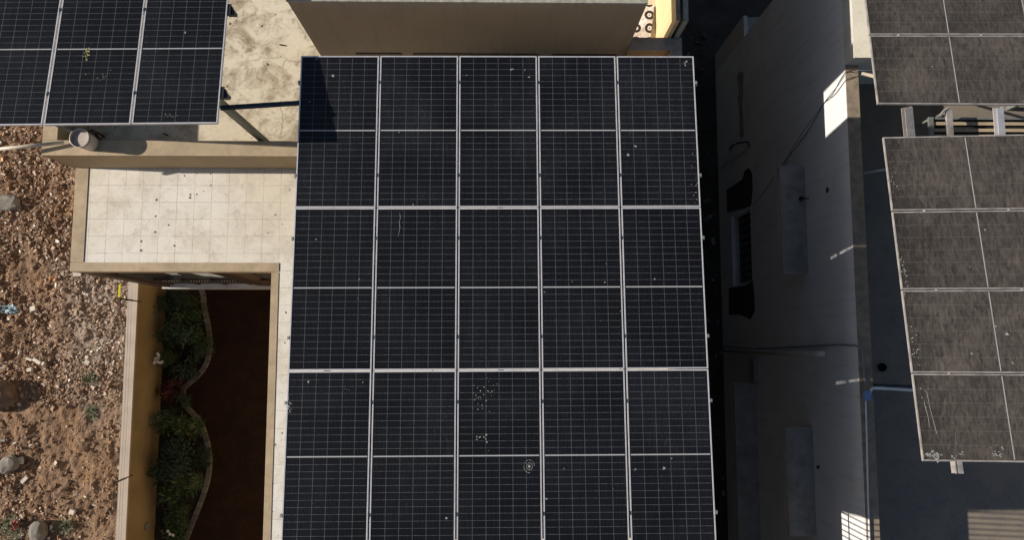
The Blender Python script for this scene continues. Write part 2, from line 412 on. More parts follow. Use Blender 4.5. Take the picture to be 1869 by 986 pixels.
# pale lime patches where mortar was dumped near the wall
s3 = g.n('ShaderNodeSeparateXYZ'); g.l(c, s3.inputs[0])
def palemask(g, c, s3):
    vd = g.n('ShaderNodeVectorMath', operation='DISTANCE'); g.l(g.mapping(c, (1.0, .62, 0)), vd.inputs[0]); vd.inputs[1].default_value = (-10.5, .65, 0)
    return g.math('MULTIPLY', g.ramp(g.noise(c, 1.6, 7, .7), [(.36, 0.), (.60, .8)]), g.ramp(g.math('MULTIPLY', vd.outputs['Value'], .42), [(.30, 1.), (.95, 0.)]))
pale = palemask(g, c, s3)
k = g.mix(pale, k, (.46, .39, .34))
g.l(k, b.inputs['Base Color']); b.inputs['Roughness'].default_value = .95
h = g.math('ADD', g.math('MULTIPLY', n2, 1.0), g.math('MULTIPLY', n3, .45))
g.l(g.bump(h, 1.0, .09), b.inputs['Normal'])
struct(mb, 'ground', m)

# alley ground between the two houses
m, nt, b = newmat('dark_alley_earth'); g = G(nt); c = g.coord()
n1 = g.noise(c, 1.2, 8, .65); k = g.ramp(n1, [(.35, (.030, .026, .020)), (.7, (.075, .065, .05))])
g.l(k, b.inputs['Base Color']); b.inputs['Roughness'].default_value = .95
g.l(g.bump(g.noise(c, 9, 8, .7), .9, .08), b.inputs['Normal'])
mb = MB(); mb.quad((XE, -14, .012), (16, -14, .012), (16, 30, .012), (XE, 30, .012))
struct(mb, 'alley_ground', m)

# rubble (uncountable): thousands of broken bits
def rubble(name, n, xr, yr, zfun, mat, dens, smin, smax, seed, kmax=1.0):
    rg = np.random.default_rng(seed); V = []; Fc = []
    base = np.array([(-1,-1,-1),(1,-1,-1),(1,1,-1),(-1,1,-1),(-1,-1,1),(1,-1,1),(1,1,1),(-1,1,1)], float)
    faces = [(3,2,1,0),(4,5,6,7),(0,1,5,4),(1,2,6,5),(2,3,7,6),(3,0,4,7)]
    k = 0
    while k < n:
        x = rg.uniform(*xr); y = rg.uniform(*yr)
        if rg.random() > dens(x, y): continue
        s = smin*(smax/smin)**(rg.random()**1.9)
        sc = np.array([s*rg.uniform(.6, 1.5), s*rg.uniform(.4, 1.0), s*rg.uniform(.25, .7)])
        p = base*(1+rg.uniform(-.42, .30, (8, 3)))*sc/2
        a, bb, cc = rg.uniform(0, 6.28), rg.normal(0, .45), rg.normal(0, .45)
        Mx = np.array(Matrix.Rotation(a, 3, 'Z') @ Matrix.Rotation(bb, 3, 'X') @ Matrix.Rotation(cc, 3, 'Y'))
        p = p @ Mx.T + np.array([x, y, zfun(x, y) + sc[2]*.25])
        o = len(V)*1; V.extend(map(tuple, p)); Fc.extend([tuple(i+o for i in f) for f in faces]); k += 1
    mb = MB(); mb.v = V; mb.f = Fc; return struct(mb, name, mat, 'stuff')
m, nt, b = newmat('mixed_rubble'); g = G(nt); c = g.coord()
geo = g.n('ShaderNodeNewGeometry')
k = g.ramp(geo.outputs['Random Per Island'], [(0, (.09, .052, .033)), (.30, (.22, .125, .07)), (.60, (.33, .20, .12)), (.80, (.43, .31, .22)), (.94, (.58, .49, .40)), (1, (.74, .68, .60))])
k = g.mix(g.math('MULTIPLY', palemask(g, c, None), .6), k, (.50, .43, .37))
k = g.mix(g.ramp(g.noise(c, .8, 4), [(.52, 0.), (.68, .45)]), k, (.26, .145, .07))
g.l(k, b.inputs['Base Color']); b.inputs['Roughness'].default_value = .9
g.l(g.bump(g.noise(c, 60, 4), .5, .01), b.inputs['Normal']); M['rubble'] = m
def dens(x, y):
    if y > -1.6: base = .55 + .75*mn.noise((x*.8, y*.8, 9))
    else: base = .16 + .35*mn.noise((x*.8, y*.8, 9)) + (.5 if x < -12.6 and y < -3 else 0)
    return max(.04, base)
rubble('rubble', 40000, (-15.2, -9.45), (-5.6, 7.2), lotz, M['rubble'], dens, .012, .095, 3)
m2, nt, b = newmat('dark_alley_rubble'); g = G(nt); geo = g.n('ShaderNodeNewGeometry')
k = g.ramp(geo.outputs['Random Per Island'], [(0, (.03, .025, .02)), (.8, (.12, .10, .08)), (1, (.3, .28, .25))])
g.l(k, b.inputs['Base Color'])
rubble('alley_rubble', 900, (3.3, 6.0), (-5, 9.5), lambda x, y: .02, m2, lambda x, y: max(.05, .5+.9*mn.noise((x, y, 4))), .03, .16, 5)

# individual lumps on the lot
def lump(name, u, v, size, mat, label, cat, seed, flat=.6, rot=0, sub=2, rough=.25, zb=.02):
    p = P(u, v, .05); zz = lotz(p.x, p.y) if p.x < -9.3 else 0
    bm = bmesh.new(); bmesh.ops.create_icosphere(bm, subdivisions=sub, radius=1)
    sx, sy = size
    for w in bm.verts:
        q = w.co.copy(); n_ = 1 + rough*mn.noise(q*1.3+Vector((seed, 0, 0))) + rough*.5*mn.noise(q*3.1+Vector((0, seed, 0)))
        q = Vector([math.copysign(abs(t)**.75, t) for t in q])*(n_ + rough*.35*abs(mn.noise(q*5.5+Vector((seed, 3, 1)))))
        w.co = Matrix.Rotation(rot, 3, 'Z') @ Vector((q.x*sx/2, q.y*sy/2, q.z*min(sx, sy)*flat/2))
    me = bpy.data.meshes.new(name); bm.to_mesh(me); bm.free(); me.materials.append(mat)
    o = bpy.data.objects.new(name, me); COL.objects.link(o); o.location = (p.x, p.y, zz + min(sx, sy)*flat*.22 + zb)
    return tag(o, label, cat)
lump('boulder', 4, 722, (.85, .75), M['rock'], 'large dark brown boulder half out of frame on the rubble lot', 'boulder', 3, .75, .3, 3)
lump('boulder', 75, 968, (.42, .52), M['rock_grey'], 'rounded grey stone standing on soil near the lower left corner', 'boulder', 8, .9, .1, 3, .12)
lump('boulder', 18, 848, (.55, .42), M['rock_grey'], 'flat greenish grey rock beside the left edge, above the weeds', 'boulder', 12, .6, .5, 3)
lump('boulder', 15, 372, (.75, .40), M['rock_grey'], 'wide pale grey rock among rubble left of the tiled roof', 'boulder', 17, .5, .1, 3)
def block(u, v, l, w, rot, label, h=.10, mat='block'):
    p = P(u, v, .06); z = lotz(p.x, p.y)
    mb = MB(); mb.box(-l/2, l/2, -w/2, w/2, 0, h)
    o = mb.obj('broken_block', M[mat], bevel=.012); o.location = (p.x, p.y, z-.01)
    o.rotation_euler = (rnd.uniform(-.12, .12), rnd.uniform(-.12, .12), rot)
    return tag(o, label, 'block', 'broken blocks on the rubble lot')
block(70, 660, .26, .10, -.5, 'long white block piece lying on brown soil, largest of the three close together')
block(82, 664, .08, .10, -.5, 'small white chip touching the end of the long white block')
block(53, 656, .19, .07, -.3, 'thin grey-white slab piece left of the long white block', .05)
block(54, 676, .14, .10, .15, 'squarish white block below the long white block')
block(37, 842, .16, .20, .1, 'upright pale block near the greenish rock at lower left')
block(139, 571, .09, .18, 0, 'tan brick standing on pale rubble below the wall corner', .08, 'tan_cap')
block(141, 501, .22, .12, .05, 'white slab piece just under the corner of the tiled roof')
block(62, 564, .16, .14, .3, 'white square fragment in dense rubble beside blue rag')
block(163, 661, .14, .13, -.5, 'cream fragment lying alone on the soil near the grooved wall')
block(135, 934, .15, .13, -.4, 'pale cube fragment alone on orange soil at the bottom')
block(45, 876, .24, .10, .8, 'slanting pale slab in the stone pile at lower left', .07)
def rag(u, v, size, mat, label, seed):
    p = P(u, v, .06); z = lotz(p.x, p.y); n = 14; mb = MB()
    r = random.Random(seed)
    vs = []
    for j in range(n):
        for i in range(n):
            x = (i/(n-1)-.5)*size[0]; y = (j/(n-1)-.5)*size[1]
            q = mn.noise((x*14+seed, y*14, 0)); q2 = mn.noise((x*9, y*9+seed, 4))
            vs.append((x+q*.07, y+q2*.07, .05+abs(q)*.10))
    top = len(vs)
    vs += [(a, b_, c-.004) for a, b_, c in vs]
    fs = []
    for j in range(n-1):
        for i in range(n-1):
            a = j*n+i; f = (a, a+1, a+n+1, a+n); fs.append(f); fs.append(tuple(t+top for t in reversed(f)))
    mb.add(vs, fs); o = mb.obj('rag', M[mat], smooth=True); o.location = (p.x, p.y, z)
    return tag(o, label, 'litter')
rag(31, 957, (.16, .26), 'red_wrap', 'crumpled red and white wrapper beside the weeds', 4)
rag(20, 565, (.45, .22), 'blue_wrap', 'dusty blue-grey rag in dense rubble at the left', 9)
rag(3, 289, (.16, .16), 'orange_wrap', 'orange wrapper at the left edge below the ivory pole', 14)
rag(100, 510, (.22, .10), 'orange_wrap', 'ochre scrap in rubble below the tiled roof corner', 24)

# ------------------------------------------------------------------ house
house = empty('house', (0, 0, 0), 'tan flat roofed house with tiled and lime washed roofs under the solar arrays', 'house')
YS = 3.20; YSN = 3.445; XW = -7.66
mb = MB()
mb.box(XG, 2.88, -14, 3.0, 0, 7.38); put(mb, 'wall', M['tan_wall'], house)
mb = MB(); mb.box(XW+.004, 2.88, 4.4, 14, 0, 7.38); put(mb, 'wall', M['tan_wall'], house)
mb = MB(); mb.box(2.88, XE, -14, 14, 0, 7.38); put(mb, 'wall', M['tan_wall'], house)
# roof slabs
mb = MB(); mb.box(-7.58, 2.884, 1.36, 14, 7.384, ZF-.004); mb.box(XG+.05, 2.884, -14, 1.356, 7.384, ZF-.004)
put(mb, 'roof_slab', M['tan_cap'], house)
mb = MB(); mb.quad((-7.41, YSN, ZF), (2.88, YSN, ZF), (2.88, 14, ZF), (-7.41, 14, ZF)); put(mb, 'lime_roof', M['roof_lime'], house)
mb = MB(); mb.quad((-7.37, 1.49, ZF), (2.88, 1.49, ZF), (2.88, YS, ZF), (-7.37, YS, ZF)); mb.quad((-3.93, -14, ZF), (2.88, -14, ZF), (2.88, 1.49, ZF), (-3.93, 1.49, ZF))
put(mb, 'tiled_roof', M['roof_tile'], house)
# kerb of the lower roof
mb = MB()
mb.box(-7.60, -7.36, 1.50, YS-.003, 7.36, ZK)
mb.box(-7.60, -3.925, 1.335, 1.497, 7.36, ZK)
mb.box(-4.065, -3.925, -14, 1.332, 7.36, ZK-.003)
put(mb, 'kerb', M['tan_cap'], house, bevel=.008)
# upper parapets
mb = MB(); mb.box(XW, -7.43, YSN+.003, 14, ZF-.3, ZP); mb.box(XW-.002, 2.875, YS, YSN, ZF-.3, ZP)
put(mb, 'parapet', M['tan_wall'], house)
mb = MB(); mb.box(XW-.006, -7.424, YSN+.009, 14, ZP+.002, ZP+.022); mb.box(XW-.008, 2.87, YS-.006, YSN+.006, ZP+.002, ZP+.022)
put(mb, 'parapet_cap', M['tan_cap'], house)
mb = MB(); mb.box(2.882, XE+.002, -14, 5.07, ZP-.002, ZP+.02); mb.box(2.18, XE+.002, 5.073, 5.29, ZP+.002, ZP+.024); put(mb, 'parapet_cap', M['shade_top'], house)
mb = MB(); mb.box(2.88, XE, -14, 5.07, ZF-.21, ZP-.004); mb.box(2.18, XE, 5.073, 5.29, ZF-.21, ZP)
put(mb, 'parapet', M['tan_wall'], house)
mb = MB(); mb.box(2.835, 2.893, 5.295, 14, ZF-.21, 9.2); put(mb, 'parapet', M['cream'], house)
mb = MB(); mb.box(2.83, 2.898, 5.293, 14, 9.202, 9.225); put(mb, 'parapet_cap', M['right_cap'], house)
mb = MB(); mb.box(2.955, 3.035, 5.295, 14, ZF-.21, 9.2); put(mb, 'outer_coping', M['coping'], house)
# stairhead
mb = MB(); mb.box(-3.19, 2.175, 5.13, 5.45, ZF, ZM); put(mb, 'stairhead_wall', M['mumty_wall'], house)
mb = MB(); mb.box(-3.20, 2.185, 5.12, 5.455, ZM+.003, ZM+.04); put(mb, 'stairhead_coping', M['coping'], house)
mb = MB(); mb.box(.45, 2.16, 5.46, 9.5, ZM-.18, ZM-.003); put(mb, 'sun_blocking_slab', M['coping'], house)  # unseen slab, added and sized to keep the sun off the neighbour's wall
for x in (.5, 1.9):
    mb = MB(); mb.box(x, x+.2, 9.2, 9.4, ZF, ZM-.183); put(mb, 'blocking_slab_column', M['mumty_wall'], house)
mb = MB()
for (a, c) in ((-2.55, -1.75), (-1.55, .15), (.20, .62), (.88, 2.0)): mb.box(a, c, 5.112, 5.128, 8.09, 8.17)
put(mb, 'skirting_strip', M['brown_paint'], house)
# first-floor veranda under the roof corner
mb = MB(); mb.box(-7.52, XG-.003, 1.305, 4.39, 3.79, 4.05); put(mb, 'veranda_slab', M['shade_top'], house)
mb = MB(); mb.box(-7.52, XG-.003, 1.302, 1.425, 4.053, 4.10); put(mb, 'veranda_ledge', M['ledge'], house)
mb = MB(); mb.box(-7.60, -7.34, 1.34, 1.62, 4.103, 7.355); put(mb, 'column', M['brown_paint'], house)
mb = MB(); mb.box(-5.35, -5.02, 1.36, 1.62, 4.103, 7.355); put(mb, 'column', M['brown_paint'], house)
mb = MB(); mb.box(-7.50, -7.3, 2.0, 4.38, 0, 3.786); put(mb, 'unseen_porch_wall', M['tan_wall'], house)  # unseen wall added to keep the sun out of the porch
mb = MB(); mb.box(-5.3, -5.0, 1.36, 1.66, 0, 3.786); put(mb, 'porch_column', M['tan_wall'], house)
mb = MB(); mb.box(-7.32, XG-.01, 1.40, 1.44, 4.55, 4.62)
rail = empty('veranda_railing', (-5.6, 1.42, 4.1), 'dark brown metal railing with pale scrollwork on the white veranda ledge', 'railing')
put(mb, 'top_rail', M['brown_paint'], rail)
mb = MB(); mb.box(-7.32, XG-.01, 1.412, 1.428, 4.11, 4.36); put(mb, 'bottom_panel', M['steel_dark'], rail)
mb = MB(); mb.box(-7.32, XG-.01, 1.395, 1.445, 5.05, 5.12); put(mb, 'hand_rail', M['brown_paint'], rail)
for i, x in enumerate((-7.28, -6.7, -6.1, -5.55, -4.7, -4.13)):
    mb = MB(); mb.box(x-.035, x+.035, 1.388, 1.452, 4.11, 5.5 if i % 2 else 6.6); put(mb, 'post', M['steel_dark'], rail)
mb = MB()
for i in range(56):
    x = -7.25 + i*.059
    mb.beam((x, 1.42, 4.64), (x+.05, 1.42, 4.80), .012, .02, (0, 1, 0))
put(mb, 'scrollwork', M['ledge'], rail)

# roof cast shadows come from the light; a drain outlet hole on the parapet foot
# ------------------------------------------------------------------ garden
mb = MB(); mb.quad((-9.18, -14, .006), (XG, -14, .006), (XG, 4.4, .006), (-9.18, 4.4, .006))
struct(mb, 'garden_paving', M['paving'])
cp = [(340,524),(366,528),(371,560),(379,600),(381,635),(375,665),(360,686),(344,700),(332,712),(334,738),(347,752),(365,775),(377,810),(381,842),(377,880),(364,920),(350,955),(338,986),(326,1010)]
cw_ = [P(u, v, .14) for u, v in cp]
def smooth_path(p, n=14):
    out = []
    for i in range(len(p)-1):
        a, b_, c, d_ = p[max(0, i-1)], p[i], p[i+1], p[min(len(p)-1, i+2)]
        for k in range(n):
            t = k/n
            out.append(.5*((2*b_)+(c-a)*t+(2*a-5*b_+4*c-d_)*t*t+(3*b_-a-3*c+d_)*t**3))
    return out+[p[-1]]
sp = smooth_path(cw_, 20)
# brick by brick kerb
mb = MB(); acc = 0; last = sp[0]; seg = []
cum = [0]
for a, b_ in zip(sp, sp[1:]): cum.append(cum[-1]+(b_-a).length)
def at(s_):
    for i in range(len(cum)-1):
        if cum[i+1] >= s_:
            t = (s_-cum[i])/max(1e-6, cum[i+1]-cum[i]); return sp[i].lerp(sp[i+1], t)
    return sp[-1]
s_ = 0
while s_ < cum[-1]-.2:
    a, b_ = at(s_+.008), at(s_+.192)
    a.z = b_.z = .07; mb.beam(a, b_, .105, .14); s_ += .2
garden_kerb = solo(mb, 'garden_kerb', M['kerb_stone'], 'wavy grey brick kerb holding the garden bed by the ochre wall', 'kerb')
poly = [(p.x, p.y) for p in sp]
mb = MB()
for a, b_ in zip(poly, poly[1:]):
    n = 10
    for i in range(n):
        x0, x1 = -9.17, a[0]; y0, y1 = -9.17, b_[0]
        f0, f1 = i/n, (i+1)/n
        q = [(x0+(a[0]-x0)*f0, a[1]), (x0+(a[0]-x0)*f1, a[1]), (x0+(b_[0]-x0)*f1, b_[1]), (x0+(b_[0]-x0)*f0, b_[1])]
        mb.quad(*[(x, y, .09+.03*mn.noise((x*4, y*4, 0))) for x, y in reversed(q)])
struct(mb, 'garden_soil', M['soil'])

def leaf(mb, p, d, up, L, W):
    d = d.normalized(); s_ = d.cross(up)
    if s_.length < 1e-3: s_ = Vector((1, 0, 0))
    s_.normalize(); n_ = s_.cross(d)
    mid = p + d*L*.5 + n_*L*.06; tip = p + d*L - n_*L*.10
    mb.add([p, mid+s_*W/2, tip, mid-s_*W/2], [(0, 1, 2, 3)])
def shrub(u, v, r, h, kind, label, seed, n=None, zg=.1, cat='shrub', group='plants in the garden bed', name='garden_shrub'):
    rr = random.Random(seed); z0 = zg
    c = P(u, v, z0+h*.6); t = empty(name, (c.x, c.y, z0), label, cat, group)
    fo = MB(); st = MB()
    L0 = {'broad': (.10, .045), 'spiky': (.26, .030), 'fine': (.06, .022), 'tuft': (.20, .014)}[kind.split('_')[0]]
    n = n or int(900*r*r/.12)
    stems = []
    for i in range(9):
        a = rr.uniform(0, 6.28); q = rr.uniform(.2, .75)*r
        top = Vector((math.cos(a)*q, math.sin(a)*q, h*rr.uniform(.55, .95)))
        stems.append(top); st.tube([(0, 0, -.05), tuple(top*.5+Vector((0, 0, h*.1))), tuple(top)], [.014, .010, .005], 5)
    cl = [Vector((math.cos(a)*q, math.sin(a)*q, h*zz)) for a, q, zz in [(rr.uniform(0, 6.28), r*math.sqrt(rr.random())*.85, rr.uniform(.35, .95)) for _ in range(16)]]
    for i in range(n):
        k = rr.choice(cl)
        if kind.startswith('spiky') or kind.startswith('tuft'):
            a = rr.uniform(0, 6.28); e = rr.uniform(.1, 1.2)
            d = Vector((math.cos(a)*math.cos(e), math.sin(a)*math.cos(e), math.sin(e)))
            leaf(fo, k - Vector((0, 0, .08)), d, Vector((0, 0, 1)), L0[0]*rr.uniform(.6, 1.2), L0[1])
        else:
            o = Vector((rr.gauss(0, 1), rr.gauss(0, 1), rr.gauss(0, .8)))*r*.22
            d = Vector((rr.gauss(0, 1), rr.gauss(0, 1), rr.gauss(0, .5)))
            leaf(fo, k+o, d, Vector((rr.gauss(0, .5), rr.gauss(0, .5), 1)), L0[0]*rr.uniform(.6, 1.3), L0[1]*rr.uniform(.7, 1.3))
    mat = {'l': 'leaf_light', 'd': 'leaf_dark', 'r': 'leaf_red', 'g': 'leaf', 'w': 'weed'}[kind.split('_')[1]]
    st.obj('stem', M['bark'], t)
    fo.obj('foliage', M[mat], t)
    return t
def blossoms(t, pts, mat, seed, size=.035):
    rr = random.Random(seed)
    for (dx, dy, dz) in pts:
        mb = MB()
        for k in range(6):
            a = k*1.047; leaf(mb, Vector((dx, dy, dz)), Vector((math.cos(a), math.sin(a), .3)), Vector((0, 0, 1)), size, size*.6)
        mb.obj('flower', M[mat], t)
shrub(318, 548, .36, .75, 'broad_d', 'broad dark green bush at the top of the bed by the white ledge', 1)
shrub(350, 566, .34, .65, 'fine_g', 'fine leaved green bush against the kerb below the white ledge', 2)
shrub(336, 598, .40, .85, 'broad_g', 'mid green bush, third from the top of the bed', 3)
shrub(308, 612, .30, .9, 'spiky_d', 'dark spiky plant leaning over the ochre wall near top', 4, 260)
shrub(358, 632, .36, .55, 'fine_g', 'low green ground cover at the widest bulge of the upper kerb', 5)
t = shrub(310, 655, .30, .7, 'fine_g', 'green bush with a cluster of white flowers by the ochre wall', 6)
blossoms(t, [(rnd.uniform(-.24, -.02), rnd.uniform(-.18, .14), .78+rnd.uniform(-.04, .05)) for _ in range(11)], 'white_flower', 3, .05)
shrub(342, 668, .34, .5, 'broad_d', 'dark low bush in the inner curve of the upper kerb', 7)
shrub(322, 697, .17, .6, 'fine_r', 'small crimson plant, upper of the two red plants', 8, 260)
shrub(306, 716, .24, .6, 'broad_r', 'wider rust red plant touching the ochre wall', 9, 260)
shrub(335, 728, .26, .5, 'fine_g', 'small green bush in the neck between the two kerb bulges', 10)
shrub(304, 770, .34, .9, 'spiky_g', 'spiky green plant at the top of the lower bulge by the wall', 11, 240)
shrub(345, 782, .38, .6, 'spiky_l', 'pale spiky lily clump at the top of the lower kerb bulge', 12, 300)
shrub(322, 832, .46, 1.0, 'broad_d', 'large very dark bush in the middle of the lower bulge', 13)
shrub(362, 836, .32, .5, 'fine_d', 'low dark bush against the kerb beside the largest dark bush', 14)
shrub(296, 868, .24, .8, 'broad_d', 'dark upright plant poking over the ochre wall near the bottom', 15)
shrub(348, 880, .36, .55, 'spiky_l', 'yellow green striped lily clump, lower of the two lilies', 16, 320)
shrub(312, 908, .34, .7, 'spiky_g', 'green rosette plant with pale leaves near the frame bottom', 17, 240)
shrub(325, 945, .36, .6, 'fine_g', 'round green bush second from the bottom edge', 18)
t = shrub(318, 975, .28, .5, 'broad_g', 'bush with three white blossoms at the bottom edge of the bed', 19)
blossoms(t, [(-.05, .12, .56), (.0, .05, .55), (.08, .02, .55)], 'white_flower', 5, .05)
def weed(u, v, r, h, label, seed, kind='tuft_w', n=160):
    p = P(u, v, .05); t = shrub(u, v, r, h, kind, label, seed, n, lotz(p.x, p.y), 'weed', 'weeds on the rubble lot', 'weed'); return t
weed(12, 968, .42, .35, 'largest weed clump at the lower left corner beside the red wrapper', 31, n=420)
weed(116, 962, .20, .15, 'small flat green weed on orange soil near the bottom', 32)
weed(165, 692, .22, .15, 'small grey green weed on soil near the grooved wall', 33)
weed(168, 752, .18, .12, 'sparse weed patch below the other weed by the grooved wall', 34)

# ------------------------------------------------------------------ compound wall with electric fence
cwl = empty('compound_wall', (-9.3, 0, 0), 'low ochre clad compound wall with grooved tan coping between lot and garden', 'wall')
mb = MB(); mb.box(-9.38, -9.185, -14, 8, 0, 1.66); put(mb, 'wall_body', M['ochre'], cwl)
mb = MB(); mb.box(-9.42, -9.165, -14, 8, 1.663, 1.72); put(mb, 'coping', M['cw_cap'], cwl, bevel=.006)
for (u, v) in ((283, 578), (275, 767), (267, 962)):
    p = PW(u, v, -9.165); mb = MB(); mb.box(-9.183, -9.135, p.y-.07, p.y+.07, p.z-.09, p.z+.09)
    o = put(mb, 'garden_light', M['pvc_grey'], cwl, bevel=.008)
fence = empty('electric_fence', (-9.3, 0, 1.72), 'thin wire security fence standing along the grooved wall coping', 'fence')
def fpost(u0, v0, u1, v1):
    a = P(u0, v0, 2.75); b_ = P(u1, v1, 1.6); b_.x = -9.13; mb = MB(); a.x = -9.36
    a = PW(u0, v0, -9.36); mb.tube([b_, a], .016, 6); put(mb, 'post', M['rust'], fence)
    for k in range(6):
        q = b_.lerp(a, .4+.1*k); m2_ = MB(); m2_.tube([q-Vector((.02, 0, 0)), q+Vector((.02, 0, 0))], .022, 6); put(m2_, 'insulator', M['black'], fence)
    return b_, a
b1, a1 = fpost(217, 545, 262, 551)
b2, a2 = fpost(205, 884, 252, 868)
for k in range(5):
    f_ = .45+.13*k; mb = MB(); pa = b1.lerp(a1, f_); pb = b2.lerp(a2, f_)
    far = pb + (pb-pa)*.6; near = pa + (pa-pb)*.12
    pts = [near]+[pa.lerp(pb, t)+Vector((0, 0, -.05*math.sin(math.pi*t))) for t in np.linspace(0, 1, 9)]+[far]
    mb.tube(pts, .0032, 5); put(mb, 'wire', M['wire'], fence)
p = PW(219, 531, -9.36)
mb = MB(); mb.box(-9.375, -9.368, p.y-.20, p.y+.20, p.z-.12, p.z+.10)
v_ = Vector((-9.372, p.y, p.z)); mb = MB()
mb.beam(v_+Vector((0, -.16, 0)), v_+Vector((0, .16, 0)), .06, .006, (-.35, 0, 1)); sg = put(mb, 'warning_sign', M['yellow'], fence)

# ------------------------------------------------------------------ neighbour house
nb = empty('neighbour_house', (XR, 0, 0), 'tall white walled house with dark cement roof right of the alley', 'house')
mb = MB()
# west wall with a recessed window opening and broken plaster around it
wn0 = PW(1372, 385, XR); wn1 = PW(1334, 522, XR)
zlo, zhi = PW(1336, 450, XR).z, PW(1371, 450, XR).z
ylo, yhi = PW(1350, 520, XR).y, PW(1350, 388, XR).y
YN = 7.8
mb.box(XR, XR+.22, -14, ylo, 0, ZR-.02); mb.box(XR, XR+.22, yhi, YN, 0, ZR-.02)
mb.box(XR, XR+.22, ylo, yhi, 0, zlo); mb.box(XR, XR+.22, ylo, yhi, zhi, ZR-.02)
mb.box(XR+.22, 14, -14, YN, 0, ZRF-.2)
put(mb, 'wall', M['white_wall'], nb)
mb = MB(); mb.box(XR+.002, XR+.225, -14, 4.995, ZR-.018, ZR); put(mb, 'parapet_cap', M['right_cap'], nb)
mb = MB(); mb.quad((XR+.22, -14, ZRF), (14, -14, ZRF), (14, 5.0, ZRF), (XR+.22, 5.0, ZRF)); put(mb, 'roof', M['right_roof'], nb)
mb = MB(); mb.box(XR+.002, 14, 5.0, YN, ZRF-.19, 8.40); put(mb, 'upper_block', M['grey_wall'], nb)
mb = MB(); mb.quad((XR+.004, 5.003, 8.403), (14, 5.003, 8.403), (14, YN, 8.403), (XR+.004, YN, 8.403)); put(mb, 'bright_roof', M['bright_roof'], nb)
mb = MB(); mb.box(6.1, 6.2, 7.803, 8.35, 0, 2.62); put(mb, 'pier', M['grey_wall'], nb)
mb = MB(); mb.box(6.203, 9, 7.9, 8.33, 0, 2.58); put(mb, 'yard_wall', M['shade_top'], nb)
# window
wf = MB(); t = .05
wf.box(XR+.08, XR+.13, ylo, yhi, zlo, zlo+t); wf.box(XR+.08, XR+.13, ylo, yhi, zhi-t, zhi); wf.box(XR+.08, XR+.13, ylo, ylo+t, zlo+t, zhi-t); wf.box(XR+.08, XR+.13, yhi-t, yhi, zlo+t, zhi-t)
win = put(wf, 'window', M['drain'], nb)
gr = MB()
for k in range(1, 9): y = ylo+(yhi-ylo)*k/9; gr.box(XR+.095, XR+.11, y-.008, y+.008, zlo+t, zhi-t)
for k in range(1, 3): z = zlo+(zhi-zlo)*k/3; gr.box(XR+.090, XR+.094, ylo+t, yhi-t, z-.008, z+.008)
put(gr, 'grille', M['wire'], nb).parent = win
win.children[0].location = (0, 0, 0)
mb = MB(); mb.box(XR+.20, XR+.215, ylo, yhi, zlo, zhi); pn = put(mb, 'pane', M['black'], nb); pn.parent = win
# raw brick patches left of / around the window (outlined in the wall surface, 15 mm proud)
def wallpatch(pts, mat, name='bare_patch', th=.012):
    P3 = [PW(u, v, XR) for u, v in pts]; n = len(P3); mb = MB()
    vs = [(XR-th, p.y, p.z) for p in P3]+[(XR-.001, p.y, p.z) for p in P3]
    fs = [tuple(range(n))]+[(i, (i+1) % n, (i+1) % n+n, i+n) for i in range(n)]
    mb.add(vs, fs); return put(mb, name, mat, nb)
wallpatch([(1328,388),(1327,346),(1341,337),(1355,328),(1360,312),(1367,306),(1373,316),(1374,345),(1371,375),(1360,380)], M['brick'])
wallpatch([(1331,526),(1360,522),(1374,512),(1377,545),(1378,568),(1370,583),(1362,579),(1350,574),(1331,575)], M['brick'])
wallpatch([(1346,138),(1351,130),(1357,131),(1357,160),(1356,200),(1358,245),(1354,252),(1351,246),(1350,205),(1347,180),(1349,160)], M['shade_top'])
wallpatch([(1508,345),(1511,341),(1513,345),(1512,351),(1509,352)], M['brick'])
wallpatch([(1491,851),(1496,850),(1496,856),(1492,857)], M['brick'])
# window shades: slabs jutting from the wall
def sunshade(ua, ub, ut, v0, v1, group=None):
    """ua..ub front face bottom/top, ut where the slab meets the wall"""
    top = PW(ut, (v0+v1)/2, XR).z
    d = H-top
    xb = P(ub, (v0+v1)/2, top).x
    th = (P(ub, (v0+v1)/2, top).x/((P(ua, (v0+v1)/2, top).x)/d)) - d
    y0 = P(ub, v1, top).y; y1 = P(ub, v0, top).y
    mb = MB(); mb.box(xb, XR-.002, y0, y1, top-min(.25, max(.1, th)), top-.008)
    o = put(mb, 'window_shade', M['grey_wall'], nb)
    mb = MB(); mb.quad((xb+.004, y0+.004, top), (XR-.003, y0+.004, top), (XR-.003, y1-.004, top), (xb+.004, y1-.004, top))
    for i in range(4): pass
    t = MB(); t.box(xb+.004, XR-.003, y0+.004, y1-.004, top-.005, top); q = put(t, 'slab_top', M['shade_top'], nb); q.parent = o
    return o
sunshade(1421, 1427, 1472, 302, 499)
sunshade(1432, 1438, 1487, 782, 980)
sunshade(1340, 1345, 1384, 700, 1000)
mb = MB(); q = PW(1384, 680, XR); mb.box(XR-.10, XR-.003, PW(1384, 699, XR).y, PW(1384, 657, XR).y, q.z-.35, q.z); put(mb, 'meter_box', M['shade_top'], nb)
